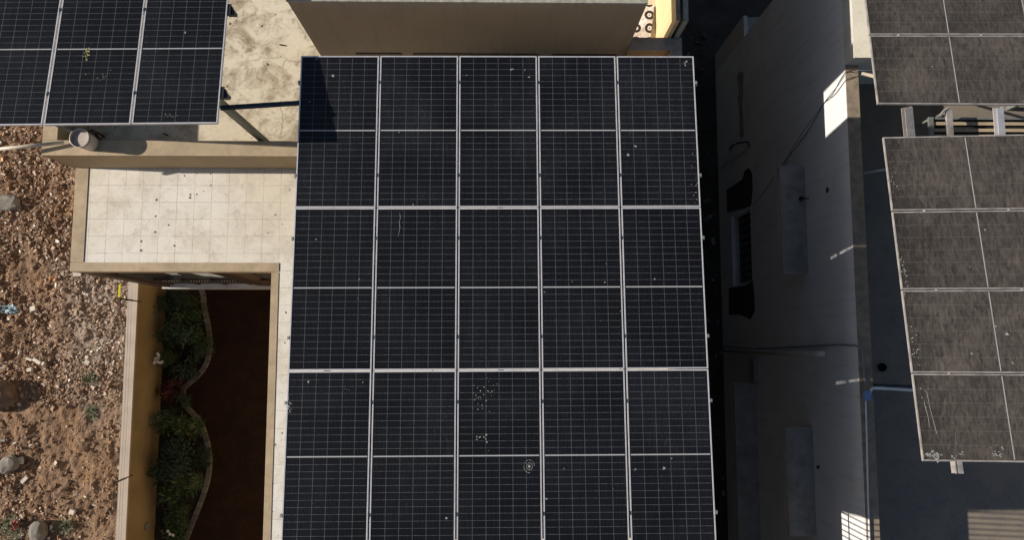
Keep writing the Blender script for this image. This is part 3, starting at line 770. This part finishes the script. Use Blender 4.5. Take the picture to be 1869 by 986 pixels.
# bracket hook and small wall lamp
hk = MB(); pts = [PW(u, v, XR)-Vector((o, 0, 0)) for u, v, o in ((1333, 273, .02), (1343, 266, .10), (1355, 261, .12), (1368, 259, .04), (1368, 268, .0))]
hk.tube(pts, .022, 7); solo(hk, 'wall_bracket', M['black'], 'black curved hook bracket on the white wall below the narrow slit', 'bracket')
la = empty('wall_lamp', tuple(PW(1476, 362, XR)), 'small round black lamp on the white wall beside the sun shade', 'lamp')
mb = MB(); p = PW(1476, 362, XR); mb.tube([p, p-Vector((.13, 0, 0))], .012, 6); put(mb, 'arm', M['black'], la)
mb = MB(); q = p-Vector((.13, 0, -.02)); mb.tube([q+Vector((0,0,.05)), q+Vector((0,0,-.07))], [.02, .055], 10); put(mb, 'lamp_shade', M['black'], la)

# drain pipe, conduits, junction box, cables
mb = MB(); a = PW(1506, 650, XR); b_ = PW(1314, 640, XR); yy = (a.y+b_.y)/2
mb.tube([(XR-.10, yy, .1), (XR-.10, yy, a.z-.1), (XR-.09, yy, a.z), (XR-.01, yy, a.z+.06)], .055, 10)
solo(mb, 'drain_pipe', M['drain'], 'beige drain pipe running down the white wall in the alley', 'pipe', smooth=True)
mb = MB(); pts = [PW(u, v, XR)-Vector((.03, 0, 0)) for u, v in ((1312, 631), (1340, 634), (1375, 637), (1430, 635), (1490, 632), (1530, 630), (1556, 631))]
z_ = ZR+.03
pts += [P(1563, 632, z_), P(1571, 638, z_), P(1575, 650, z_), P(1577, 680, z_), P(1580, 705, z_)]
mb.tube(smooth_path([Vector(p) for p in pts], 5), .016, 7)
solo(mb, 'conduit', M['pvc_grey'], 'dark flexible conduit climbing the white wall and bending over the parapet', 'conduit')
mb = MB(); mb.tube([P(1580, 732, z_), P(1582, 800, z_), P(1584, 900, z_), P(1588, 1010, z_)], .014, 7)
solo(mb, 'conduit', M['pvc_white'], 'straight pale conduit on the parapet below the blue box', 'conduit')
jb = P(1580, 722, ZR); mb = MB(); mb.box(jb.x-.055, jb.x+.055, jb.y-.08, jb.y+.08, ZR+.002, ZR+.07)
jbe = empty('junction_box', (jb.x, jb.y, ZR), 'blue plastic junction box on the parapet of the white house', 'junction box')
put(mb, 'case', M['blue'], jbe, bevel=.01)
mb = MB(); mb.box(jb.x-.058, jb.x+.058, jb.y-.083, jb.y+.083, ZR+.072, ZR+.082); put(mb, 'lid', M['blue'], jbe, bevel=.004)
mb = MB(); z2 = ZR+.05
mb.tube(smooth_path([P(1587, 722, z2), P(1589, 714, z2), P(1592, 710, z2), P(1600, 709, z2), P(1640, 711, z2+.05), P(1675, 713, z2+.1), P(1720, 715, z2+.2)], 5), .025, 8)
solo(mb, 'conduit', M['pvc_white'], 'white pipe running from the blue box under the dusty panels', 'conduit', smooth=True)
mb = MB(); mb.tube([P(1580, 703, ZRF+.9), P(1700, 708, ZRF+.9)], .03, 8)
solo(mb, 'roof_strut', M['steel_dark'], 'dark tube strut just behind the white pipe beside the blue box', 'strut')
mb = MB(); mb.tube([P(1563, 318, ZRF+.6), P(1620, 309, ZRF+.9), P(1660, 303, ZRF+1.0)], .028, 8)
solo(mb, 'roof_strut', M['steel'], 'grey tube strut left of the lower dusty array near its top', 'strut')
ho = P(1609, 671, ZRF); mb = MB()
n = 18; ring = [(ho.x+.075*math.cos(6.283*i/n), ho.y+.075*math.sin(6.283*i/n)) for i in range(n)]
mb.add([(x, y, ZRF+.005) for x, y in ring]+[(x, y, ZRF+.05) for x, y in ring], [tuple(range(n))]+[(i, (i+1) % n, (i+1) % n+n, i+n) for i in range(n)])
solo(mb, 'drain_outlet', M['pipe_hole'], 'round black drain outlet on the dark cement roof', 'drain')
def cable(pts, label, r=.006, mat='black'):
    mb = MB(); mb.tube(smooth_path([Vector(p) for p in pts], 6), r, 5); return solo(mb, 'cable', M[mat], label, 'cable', 'thin cables hanging over the white wall')
w = lambda u, v, o=.012: PW(u, v, XR)-Vector((o, 0, 0))
cable([P(1600, 128, ZR+.3), P(1562, 128, ZR+.02), P(1547, 130, ZR+.02), w(1540, 137), w(1520, 172), w(1506, 187), w(1475, 240), w(1440, 285), w(1424, 306)], 'longest black cable falling from the sunlit patch to the sun shade')
cable([P(1604, 131, ZR+.3), P(1570, 138, ZR+.02), P(1548, 144, ZR+.02), w(1540, 152), w(1525, 172), w(1507, 186)], 'short black cable looping across the sunlit wall patch')
cable([P(1575, 135, ZR+.02), P(1550, 131, ZR+.02), w(1541, 140), w(1527, 160), w(1512, 178), w(1450, 265), w(1432, 306)], 'thinnest cable running beside the longest one to the sun shade', .004)
cable([w(1415, 322), w(1395, 350), w(1378, 372), w(1376, 378)], 'thin cable from the sun shade down to the window', .005)
cable([w(1368, 270), w(1340, 290), w(1312, 310), w(1305, 316)], 'thin cable running down from the black hook bracket', .005)

# ------------------------------------------------------------------ solar panels
def panel_meshes():
    fw, fh = .019, .038
    mb = MB(); mb.box(0, PW_, 0, fw, -fh, 0); mb.box(0, PW_, PL_-fw, PL_, -fh, 0)
    mb.box(0, fw, fw, PL_-fw, -fh, 0); mb.box(PW_-fw, PW_, fw, PL_-fw, -fh, 0)
    fr = mb.obj('frame', M['alu'], bevel=.002, link=False)
    g_ = MB(); g_.box(fw*.5, PW_-fw*.5, fw*.5, PL_-fw*.5, -.010, -.004)
    gl = g_.obj('glass', M['pv'], link=False)
    g2 = MB(); g2.box(PW_*.42, PW_*.58, PL_*.5-.04, PL_*.5+.04, -.035, -.011); jb_ = g2.obj('cable_box', M['black'], link=False)
    return fr.data, gl.data, jb_.data
FR, GL, JBX = panel_meshes()
FR2 = FR.copy(); FR2.materials[0] = M['alu_dirty']; GL2 = GL.copy(); GL2.materials[0] = M['pv_dusty']
def rot(yaw, tx, ty): return (Matrix.Rotation(R_(yaw), 3, 'Z') @ Matrix.Rotation(R_(tx), 3, 'X') @ Matrix.Rotation(R_(ty), 3, 'Y')).to_4x4()
def panel(base, x, y, label, group, dusty=False, landscape=False, jitter=.0015):
    t = bpy.data.objects.new('solar_panel', None); COL.objects.link(t); t.empty_display_size = .2
    loc = Matrix.Translation((x + rnd.uniform(-jitter, jitter), y + rnd.uniform(-jitter, jitter), 0))
    if landscape: loc = loc @ Matrix.Rotation(R_(90), 4, 'Z') @ Matrix.Translation((0, -PL_, 0))   # long side along x
    t.matrix_world = base @ loc
    tag(t, label, 'solar panel', group)
    for nm, me in (('frame', FR2 if dusty else FR), ('glass', GL2 if dusty else GL), ('cable_box', JBX)):
        c = bpy.data.objects.new(nm, me); COL.objects.link(c); c.parent = t
    return t
DP, RP = 1.154, PL_+.020
# main array: 5 columns x 3 rows
Bm = Matrix.Translation((-2.927, 4.244, H-10.859)) @ rot(.28, -3.57, .11)
rows = ['top', 'middle', 'bottom']; cols = ['leftmost', 'second', 'middle', 'fourth', 'rightmost']
special = {(0, 0): 'with a dark slanting shadow over its upper left half', (2, 2): 'with pale ring shaped stain and scattered droppings', (0, 2): 'clean glass with one white dot near its corner',
           (1, 1): 'with a pale curved scratch near its top', (2, 0): 'beside the white roof strip', (0, 4): 'at the corner over the alley', (1, 0): 'next to the white tiled roof'}
for j in range(3):
    for i in range(5):
        lb = f"black solar panel in the {rows[j]} row, {cols[i]} column of the large central array"
        if (j, i) in special: lb = f"{rows[j]} row {cols[i]} column panel of the central array, {special[(j, i)]}"
        if len(lb.split()) > 16: lb = ' '.join(lb.split()[:16])
        panel(Bm, i*DP, -(j+1)*PL_-(0, .010, .019)[j], lb, 'solar panels of the central array')
# left array
Bl = Matrix.Translation((-3.811, 3.001, H-10.092)) @ rot(1.31, -9.72, 1.12)
for i, lb in enumerate(('left array panel nearest the central array, over the lime washed roof', 'left array middle panel with a small yellow green dropping', 'left array panel cut by the left edge of the frame')):
    panel(Bl, -(i+1)*DP+.02, 0, lb, 'solar panels of the left array')
# right arrays, dusty, long side across
Br = Matrix.Translation((5.551, 3.053, H-10.838)) @ rot(-1.05, -9.61, -5.64)
for j, lb in enumerate(('topmost dusty brown panel of the lower right array', 'second dusty brown panel down in the lower right array', 'third dusty brown panel down in the lower right array, with one white dropping', 'lowest dusty panel of the right array, streaked and spattered with droppings')):
    panel(Br, 0, -(j+1)*PW_-j*.016, lb, 'dusty panels of the lower right array', True, True)
Bu = Matrix.Translation((5.379, 3.477, H-10.600)) @ rot(-2.13, -11.38, -3.93)
for j in range(2):
    for i in range(2):
        lb = [['dusty panel of the upper right array beside the gap with the slatted frame', 'dusty panel in the upper right corner of the frame, bottom row outermost'],
              ['dusty panel at the top frame edge, beside the bright roof strip', 'sliver of dusty panel in the upper right frame corner']][j][i]
        panel(Bu, i*(PL_+.02), j*(PW_+.016), lb, 'dusty panels of the upper right array', True, True)

# marks on individual panels: droppings are thin lumps lying on the glass
def on(base, x, y, z=0.0): return base @ Vector((x, y, z))
def spatter(base, x, y, n, spread, size, mat, label, seed, name='dropping_spatter'):
    rr = random.Random(seed); mb = MB()
    for _ in range(n):
        cx_, cy_ = x+rr.gauss(0, spread[0]), y+rr.gauss(0, spread[1]); s_ = size*rr.uniform(.4, 1.2); k = rr.randint(5, 8)
        ph = rr.uniform(0, 6.28)
        ring = [on(base, cx_+math.cos(ph+6.283*i/k)*s_*rr.uniform(.5, 1), cy_+math.sin(ph+6.283*i/k)*s_*rr.uniform(.5, 1.2), -.0035) for i in range(k)]
        top = [q+Vector((0, 0, .003)) for q in ring]
        mb.add(ring+top, [tuple(range(k, 2*k))]+[(i, (i+1) % k, (i+1) % k+k, i+k) for i in range(k)])
    return solo(mb, name, mat, label, 'bird droppings')
M['drop'] = plain('dried_dropping', (.27, .27, .26), .8, 0, .2, 20, .2)
M['drop_y'] = plain('yellow_dropping', (.30, .27, .10), .8, 0, .3, 20, .2)
def inv(base, u, v):
    """array-plane coordinates seen at u,v"""
    o = Vector((0, 0, H)); r = RW @ Vector(((u-CX)/F, -(v-CY)/F, -1)); Mi = base.inverted(); a = Mi @ o; d_ = (Mi.to_3x3() @ r)
    q = a + d_*(-a.z/d_.z); return q.x, q.y
def spat(base, u, v, n, sp_, size, label, seed, mat='drop'):
    x, y = inv(base, u, v); return spatter(base, x, y, n, sp_, size, M[mat], label, seed)
spat(Bl, 158, 96, 26, (.018, .05), .014, 'yellow green dropping on the middle panel of the left array', 1, 'drop_y')
spat(Bl, 178, 138, 12, (.10, .05), .008, 'small white flecks under the yellow dropping on the left array', 2)
spat(Bl, 310, 212, 10, (.06, .02), .007, 'white flecks at the lower edge of the left array panel', 3)
spat(Bm, 852, 137, 2, (.004, .004), .014, 'single white dot on the top middle central panel', 4)
spat(Bm, 1253, 113, 5, (.02, .02), .012, 'white flecks at the top right corner of the central array', 5)
spat(Bm, 884, 720, 34, (.14, .13), .009, 'cloud of small white flecks on the bottom middle central panel', 6)
spat(Bm, 878, 800, 10, (.05, .03), .014, 'brighter fleck group low on the bottom middle central panel', 7)
spat(Bm, 527, 742, 26, (.02, .06), .011, 'pale spatter at the left frame of the bottom left central panel', 8)
spat(Bm, 632, 711, 5, (.03, .02), .010, 'small fleck group inside the bottom left central panel', 9)
spat(Bm, 577, 437, 1, (.001, .001), .016, 'lone white dot on the middle row leftmost central panel', 10)
spat(Bm, 815, 947, 1, (.001, .001), .016, 'lone white dot near the bottom of the second column', 11)
spat(Bm, 1268, 345, 14, (.03, .30), .008, 'flecks along the right frame of the top right central panel', 12)
spat(Br, 1703, 832, 46, (.055, .030), .014, 'thick white spatter in the lowest corner of the right array', 13)
spat(Br, 1746, 834, 12, (.05, .03), .013, 'white spatter above the protruding rafter end', 14)
spat(Br, 1823, 832, 16, (.04, .05), .012, 'white spatter beside the centre line of the lowest right panel', 15)
spat(Br, 1775, 646, 3, (.006, .008), .022, 'single large white dropping on the third right panel', 16)
spat(Br, 1672, 640, 22, (.03, .22), .010, 'white flecks along the left frame of the third right panel', 17)
spat(Br, 1650, 505, 22, (.03, .16), .011, 'white flecks along the left frame of the second right panel', 18)
spat(Br, 1690, 722, 12, (.03, .10), .009, 'white flecks along the left frame of the lowest right panel', 19)
spat(Br, 1632, 330, 14, (.03, .10), .008, 'white flecks along the left frame of the topmost right panel', 20)
# ring stain
x, y = inv(Bm, 966, 852)
mb = MB()
def ringb(mb, base, x, y, r, w_, n=28, arc=1.0, seed=0):
    rr = random.Random(seed)
    ri = [on(base, x+math.cos(6.283*arc*i/n)*(r-w_)*.85, y+math.sin(6.283*arc*i/n)*(r-w_), -.003) for i in range(n)]
    ro = [on(base, x+math.cos(6.283*arc*i/n)*r*.85*rr.uniform(.95, 1.05), y+math.sin(6.283*arc*i/n)*r*rr.uniform(.95, 1.05), -.003) for i in range(n)]
    mb.add(ri+ro, [(i, (i+1) % n, (i+1) % n+n, i+n) for i in range(n if arc >= 1 else n-1)])
ringb(mb, Bm, x, y, .085, .004, seed=1, arc=.8); ringb(mb, Bm, x+.004, y, .048, .005, seed=2); ringb(mb, Bm, x, y, .020, .019, seed=3)
solo(mb, 'ring_stain', M['drop'], 'pale ring shaped stain on the bottom middle central panel', 'stain')
mb = MB(); q = [inv(Bm, u, v) for u, v in ((729, 388), (731, 396), (729, 405), (730, 415), (727, 432))]
mb.tube([on(Bm, a, b_, -.003) for a, b_ in q], [.001, .003, .0025, .0035, .001], 5); solo(mb, 'pale_streak', M['drop'], 'pale curved streak on the middle row second column panel', 'stain')
for k, (pl, lb) in enumerate(([((1693, 720), (1698, 745), (1704, 770), (1709, 792)), 'longer white run-down streak on the lowest right panel'], [((1688, 735), (1693, 760), (1696, 780)), 'shorter white streak left of the longer one on the lowest right panel'], [((1744, 790), (1745, 803), (1747, 812)), 'small white streak in the middle of the lowest right panel'])):
    mb = MB(); q = [inv(Br, u, v) for u, v in pl]; mb.tube([on(Br, a+rnd.uniform(-.008, .008), b_, -.003) for a, b_ in q], [.001+.002*rnd.random() for _ in q], 5); solo(mb, 'pale_streak', M['drop'], lb, 'stain')

# ------------------------------------------------------------------ mounting racks
def clamp(base, x, y, parent, mat='black', l=.05):
    mb = MB(); pts = []
    for dx in (-.013, .013):
        for dy in (-l/2, l/2):
            for dz in (-.02, .006): pts.append(on(base, x+dx, y+dy, dz))
    mb.add(pts, [(0,1,3,2),(4,6,7,5),(0,4,5,1),(2,3,7,6),(0,2,6,4),(1,5,7,3)]); put(mb, 'clamp', M[mat], parent)
ra = empty('panel_rack', (0, 1, ZF), 'steel posts, rails and clamps carrying the large central array', 'mounting rack')
fr_y = [inv(Bm, 700, v)[1] for v in (150, 320, 435, 616, 735, 941)]
for k, y in enumerate(fr_y):
    mb = MB(); mb.beam(on(Bm, -.035, y, -.062), on(Bm, 5.80, y, -.062), .042, .042); put(mb, 'purlin', M['steel'], ra)
    for i in range(1, 5): clamp(Bm, i*DP-.010, y, ra)
    clamp(Bm, -.015, y, ra, 'steel', .045); clamp(Bm, 5.768, y, ra, 'steel', .045)
for i in range(1, 5):
    mb = MB(); mb.beam(on(Bm, i*DP-.010, -.05, -.050), on(Bm, i*DP-.010, -6.8, -.050), .05, .008); put(mb, 'gap_shade_strip', M['steel_dark'], ra)  # dark strip added under each column gap to stand for its shade
for x in (.5, 2.9, 5.35):
    a = on(Bm, x, -.3, -.14); b_ = on(Bm, x, -6.7, -.14); mb = MB(); mb.beam(a, b_, .08, .09); put(mb, 'rafter', M['steel'], ra)
    for y in (-.5, -3.4, -6.3):
        c = on(Bm, x, y, -.19); mb = MB(); mb.beam((c.x, c.y, ZF), c, .09, .09, (0, 1, 0)); put(mb, 'post', M['steel'], ra)
rl = empty('panel_rack', (-4.5, 3.5, ZF), 'steel posts and brackets carrying the left array, one grey post showing', 'mounting rack')
for v in (16, 168):
    y = inv(Bl, 405, v)[1]
    mb = MB(); mb.beam(on(Bl, -3.5, y, -.062), on(Bl, .05, y, -.062), .042, .05); put(mb, 'purlin', M['steel_dark'], rl)
    e = on(Bl, .03, y+.06, -.05); f_ = on(Bl, .135, y-.06, -.05); mb = MB()
    pts = [on(Bl, .0, y+.07, -.03), on(Bl, .05, y+.07, -.03), on(Bl, .07, y+.02, -.03), on(Bl, .115, y-.03, -.03), on(Bl, .115, y-.075, -.03), on(Bl, .0, y-.075, -.03)]
    n = 6; mb.add(pts+[p_-Vector((0, 0, .07)) for p_ in pts], [tuple(range(n)), tuple(range(2*n-1, n-1, -1))]+[(i, i+n, (i+1) % n+n, (i+1) % n) for i in range(n)])
    put(mb, 'bracket', M['black'], rl)
    for i in range(1, 3): clamp(Bl, -i*DP+.010, y, rl)
    mb = MB(); mb.beam(on(Bl, .02, y-.09, -.02), on(Bl, .02, y+.09, -.02), .05, .02); put(mb, 'end_clamp', M['black'], rl)
mb = MB(); mb.beam((-4.07, 3.53, ZF), (-4.07, 3.53, H-10.25), .10, .085, (0, 1, 0)); put(mb, 'post', M['post'], rl)
mb = MB(); mb.box(-4.19, -3.95, 3.47, 3.70, ZF+.002, ZF+.02); put(mb, 'base_plate', M['steel'], rl)
pb = P(158, 243, ZP-.15); mb = MB(); mb.beam((pb.x, 3.56, ZF), (pb.x, 3.56, H-10.35), .13, .10, (0, 1, 0)); put(mb, 'post', M['teal'], rl)
mb = MB(); mb.beam(on(Bl, -.25, 0.3, -.13), on(Bl, -.25, 4.4, -.13), .07, .08); put(mb, 'rafter', M['steel_dark'], rl)
mb = MB(); a = P(402, 197, z=H-10.55); b_ = P(560, 187, z=H-10.95); mb.channel(a, b_, .06, .05, .008); 
solo(mb, 'cross_beam', M['steel_dark'], 'dark blue steel channel bridging the left array and central array', 'beam')

rr_ = None
rr_ = empty('panel_rack', (8, 3.5, ZRF), 'galvanised rafters and posts carrying the two dusty right arrays', 'mounting rack')
def raft(u0, v0, u1, v1, dz, w_, mat, nm='rafter'):
    x0, y0 = inv(Bu, u0, v0); x1, y1 = inv(Br, u1, v1)
    a = on(Bu, x0, y0+.02, -dz-.01); b_ = on(Br, x1, y1-.03, -dz-.03)
    mb = MB(); mb.channel(a, b_, w_, .09, .010); mb.beam(a.lerp(b_, 0)+Vector((0, 0, -.05)), b_+Vector((0, 0, -.05)), w_*.3, .02)
    put(mb, nm, M[mat], rr_)
raft(1661, 192, 1667, 250, .09, .12, 'alu_dirty')
raft(1829, 192, 1834, 250, .09, .10, 'alu')
x0, y0 = inv(Br, 1751, 846); a = on(Br, x0, y0+1.0, -.09); b_ = on(Br, x0+.004, y0-.125, -.09)
mb = MB(); mb.beam(a, b_, .115, .08); mb.beam(a+Vector((-.045, 0, .045)), b_+Vector((-.045, 0, .045)), .012, .02); mb.beam(a+Vector((.02, 0, .045)), b_+Vector((.02, 0, .045)), .06, .012); put(mb, 'rafter', M['alu_dirty'], rr_)
x0, y0 = inv(Br, 1751, 846)
for (base, x, y) in ((Br, 3.9, -.4), (Br, 3.9, -4.2), (Bu, 4.2, 1.2), (Bu, 4.2, 2.1)):
    c = on(base, x, y, -.13); mb = MB(); mb.beam((c.x, c.y, ZRF), c, .08, .08, (0, 1, 0)); put(mb, 'post', M['steel'], rr_)
for (base, y) in ((Br, -.4), (Br, -4.2), (Bu, .5), (Bu, 1.8)):
    mb = MB(); mb.beam(on(base, .35, y, -.09), on(base, 3.98, y, -.09), .06, .08); put(mb, 'crossbar', M['steel'], rr_)
for j in range(1, 4):
    for x in (.42+.02*j, 1.58): clamp(Br, x, -j*(PW_+.016)+.008, rr_, 'alu_dirty', .03)
for x in (.42, 1.6): clamp(Bu, x, PW_+.008, rr_, 'alu_dirty', .03)
mb = MB(); a = P(1598, 122, H-11.2); b_ = P(1572, 134, H-12.1); mb.tube([on(Bu, .1, .45, -.05), P(1575, 134, ZR+.35)], .028, 8)
solo(mb, 'stay_pole', M['pvc'], 'short pale pole poking out under the upper dusty array by the parapet', 'pole')

# slatted metal frame on the lit strip of roof between the right arrays
sl = empty('slatted_frame', tuple(P(1790, 235, ZRF)), 'slatted metal bench frame on the sunlit roof between the two dusty arrays', 'bench frame')
zt = ZRF+.55
def sbox(u0, v0, u1, v1, z, th, nm, mat):
    a = P(u0, v1, z); b_ = P(u1, v0, z); mb = MB(); mb.box(min(a.x, b_.x), max(a.x, b_.x), min(a.y, b_.y), max(a.y, b_.y), z-th, z); put(mb, nm, M[mat], sl)
sbox(1704, 214.5, 1880, 217.5, zt+.01, .03, 'slat', 'steel')
for v in (223, 235, 246): sbox(1704, v, 1880, v+5.0, zt, .02, 'slat', 'tan_cap')
sbox(1700, 219, 1880, 262, zt-.10, .02, 'slat_gap_shade', 'brick')  # dark sheet that paints the shade seen between the slats
sbox(1698, 213.5, 1703.5, 262, zt+.03, .05, 'side_rail', 'steel')
sbox(1731, 198, 1738, 262, zt+.30, .05, 'side_rail', 'alu_dirty')
hp = [P(u, v, zt+.30) for u, v in ((1716, 210), (1722, 203), (1729, 198), (1735, 197))]
mb = MB(); mb.tube(smooth_path(hp, 5), .022, 8); put(mb, 'arched_arm', M['alu_dirty'], sl)
hp = [P(u, v, zt+.22) for u, v in ((1716, 211), (1724, 207), (1731, 203))]
mb = MB(); mb.tube(hp, .016, 6); put(mb, 'arm_brace', M['alu_dirty'], sl)
for (u, v) in ((1701, 216), (1735, 200), (1850, 216), (1701, 255), (1850, 255)):
    q = P(u, v, zt); mb = MB(); mb.box(q.x-.02, q.x+.02, q.y-.02, q.y+.02, ZRF+.002, zt-.02); put(mb, 'leg', M['steel'], sl)

# railing on the east parapet, south of the central array: its bars stripe the sunlight
rg_ = empty('roof_railing', (2.98, -3.6, ZP), 'plain steel railing on the house parapet by the frame bottom', 'railing')
mb = MB(); mb.box(2.955, 3.005, -6.4, -2.66, ZP+2.12, ZP+2.16); put(mb, 'top_rail', M['steel_dark'], rg_)
mb = MB(); mb.box(2.96, 3.00, -6.4, -2.60, ZP+.33, ZP+.36); put(mb, 'lower_rail', M['steel_dark'], rg_)
for k in range(36):
    y = -2.70-k*.100; mb = MB(); mb.box(2.97, 2.99, y-.011, y+.011, ZP+.01, ZP+2.117); put(mb, 'baluster', M['steel_dark'], rg_)

wt = empty('sun_blocking_tank', (1.9, -4.1, ZF), 'unseen black tank on a tall stand, added to cut off the striped sunlight', 'water tank')  # unseen tank added to end the sun stripes on the neighbour's roof
mb = MB(); nn_ = 28
prof = [(.1, 1.30), (.35, 1.22), (.66, 1.10), (.68, .9), (.66, .86), (.68, .82), (.68, .3), (.66, .26), (.68, .22), (.66, 0)][::-1]
vs = [(1.9+a_*math.cos(6.2832*i/nn_), -4.1+a_*math.sin(6.2832*i/nn_), 10.0+b2_) for a_, b2_ in prof for i in range(nn_)]
fs = [(j*nn_+i, j*nn_+(i+1) % nn_, (j+1)*nn_+(i+1) % nn_, (j+1)*nn_+i) for j in range(len(prof)-1) for i in range(nn_)]+[tuple(range(nn_-1, -1, -1)), tuple(range((len(prof)-1)*nn_, len(prof)*nn_))]
mb.add(vs, fs); put(mb, 'tank_body', M['black'], wt)
mb = MB(); mb.box(1.25, 2.55, -4.75, -3.45, 9.93, 9.99); put(mb, 'stand_top', M['steel'], wt)
for (x, y) in ((1.3, -4.7), (2.5, -4.7), (1.3, -3.5), (2.5, -3.5)):
    mb = MB(); mb.box(x-.03, x+.03, y-.03, y+.03, ZF+.002, 9.927); put(mb, 'stand_leg', M['steel'], wt)
# ------------------------------------------------------------------ bucket, pole, scrap, cloth
bc = P(166, 262, ZP+.022); b0 = empty('bucket', (bc.x, bc.y, ZP+.022), 'dirty white plastic bucket standing on the parapet corner', 'bucket')
n = 40
def lathe(prof):
    mb = MB(); vs = []
    for r, z in prof:
        for i in range(n): vs.append((r*math.cos(6.283185*i/n), r*math.sin(6.283185*i/n), z))
    fs = [(j*n+i, j*n+(i+1) % n, (j+1)*n+(i+1) % n, (j+1)*n+i) for j in range(len(prof)-1) for i in range(n)]
    fs.append(tuple(range(n-1, -1, -1))); fs.append(tuple(range((len(prof)-1)*n, len(prof)*n)))
    mb.add(vs, fs); return mb
mb = lathe([(.125, 0), (.13, .01), (.150, .33), (.157, .335), (.160, .345), (.160, .362), (.152, .364), (.147, .355), (.122, .02)])
mb.obj('shell', M['bucket'], b0, smooth=False)
mb = lathe([(.157, .30), (.160, .302), (.160, .312), (.157, .314)]); mb.obj('rim_band', M['bucket'], b0)
mb = MB(); mb.tube([(.13*math.cos(a), .13*math.sin(a), .03+.02*math.sin(3*a)) for a in np.linspace(0, 3, 3)], .001, 3)
q = lathe([(.118, .022), (.05, .05), (.02, .055)]); q.obj('mud_residue', M['mud'], b0)
a = P(-20, 273, ZP+.42); b_ = Vector((bc.x-.16, bc.y+.07, ZP+.13))
pl0 = P(-30, 275, ZP+.25); pl1 = P(116, 260, ZP+.10)
mb = MB(); mb.tube([pl0, pl1], .031, 10); solo(mb, 'ivory_pole', M['pvc'], 'long ivory plastic pole lying across the parapet beside the bucket', 'pole', smooth=True)
mb = MB(); rr = random.Random(3)
for k in range(9):
    s0 = P(164+rr.uniform(-3, 6), 238+rr.uniform(-3, 3), ZF+.5+rr.uniform(-.1, .1)); s1 = P(176+rr.uniform(-5, 16), 250+rr.uniform(-6, 7), ZF+.08)
    mid = s0.lerp(s1, .5)+Vector((rr.uniform(-.03, .03), rr.uniform(-.03, .03), .05)); mb.tube([s0, mid, s1], .010, 5)
solo(mb, 'rusty_wire_bundle', M['rust'], 'bundle of rusty reinforcing wire in the shaded roof corner behind the bucket', 'wire')
mb = MB(); a = P(298, 243, ZF+.02); b_ = P(306, 247, ZF+.02); mb.tube([a, b_], .012, 6); solo(mb, 'small_stick', M['black'], 'short dark stick on the shaded strip of lime roof', 'stick')
mb = MB(); a = P(510, 81, ZF+.02); b_ = P(517, 82, ZF+.02); mb.tube([a, b_], .014, 6); solo(mb, 'small_stick', M['black'], 'short black scrap on the sunny lime roof near the stairhead', 'stick')

m, nt, b = newmat('ring_patterned_cloth'); g = G(nt); c = g.coord()
s3 = g.n('ShaderNodeSeparateXYZ'); g.l(c, s3.inputs[0])
pit = .25
fx = g.math('SUBTRACT', g.math('FRACT', g.math('DIVIDE', s3.outputs[0], pit)), .5); fy = g.math('SUBTRACT', g.math('FRACT', g.math('DIVIDE', s3.outputs[1], pit)), .5)
rad = g.math('SQRT', g.math('ADD', g.math('MULTIPLY', fx, fx), g.math('MULTIPLY', fy, fy)))
wob = g.math('ADD', rad, g.math('MULTIPLY', g.math('SUBTRACT', g.noise(c, 30, 3), .5), .06))
ring = g.math('LESS_THAN', g.math('ABSOLUTE', g.math('SUBTRACT', wob, .26)), .10)
dot = g.math('LESS_THAN', wob, .05)
gray = g.math('MULTIPLY', g.math('GREATER_THAN', wob, .40), g.ramp(g.noise(c, 22, 3), [(.52, 0.), (.56, .7)], 'CONSTANT'))
k = g.mix(gray, (.66, .60, .56), (.35, .33, .33)); k = g.mix(g.math('MAXIMUM', ring, dot), k, (.02, .018, .016))
g.l(k, b.inputs['Base Color']); b.inputs['Roughness'].default_value = .8; M['cloth'] = m
zc = ZF+.06; mb = MB(); nn = 26; vs = []
for j in range(nn):
    for i in range(nn):
        s_, t_ = i/(nn-1), j/(nn-1)
        l0 = P(1152, 70, zc).lerp(P(1174, 8, zc), t_); r0 = P(1187, 70, zc).lerp(P(1194, 8, zc), t_)
        q = l0.lerp(r0, s_); q.z += .03*mn.noise((q.x*5, q.y*5, 0)) + .05*s_*0
        vs.append(q)
top = len(vs); vs += [q-Vector((0, 0, .006)) for q in vs]; fs = []
for j in range(nn-1):
    for i in range(nn-1):
        a = j*nn+i; f_ = (a, a+1, a+nn+1, a+nn); fs.append(f_); fs.append(tuple(t_+top for t_ in reversed(f_)))
mb.add(vs, fs); solo(mb, 'patterned_cloth', M['cloth'], 'white cloth with black ring pattern spread beside the stairhead wall', 'cloth', smooth=True)

# ------------------------------------------------------------------ light
W = bpy.data.worlds.new('World'); S.world = W; W.use_nodes = True
nt = W.node_tree; bg = nt.nodes['Background']
sky = nt.nodes.new('ShaderNodeTexSky'); sky.sky_type = 'NISHITA'; sky.sun_disc = False
EL, AZ = R_(25), R_(2.6)
to = Vector((-math.cos(EL)*math.cos(AZ), math.cos(EL)*math.sin(AZ), math.sin(EL)))
sky.sun_elevation = EL; sky.sun_rotation = math.atan2(to.x, to.y)
sky.altitude = 200; sky.dust_density = 1.6
nt.links.new(sky.outputs[0], bg.inputs[0]); bg.inputs[1].default_value = .062
sd = bpy.data.lights.new('sun', 'SUN'); so = bpy.data.objects.new('sun', sd); COL.objects.link(so)
sd.energy = 5.0; sd.angle = R_(.5); sd.color = (1, .92, .80)
so.rotation_euler = to.to_track_quat('Z', 'Y').to_euler(); so.location = (-30, 5, 30)
S.view_settings.view_transform = 'Standard'; S.view_settings.look = 'None'
S.view_settings.exposure = .38; S.view_settings.gamma = 1
S.render.engine = 'CYCLES'
S.cycles.max_bounces = 6; S.cycles.diffuse_bounces = 3
S.cycles.use_denoising = True
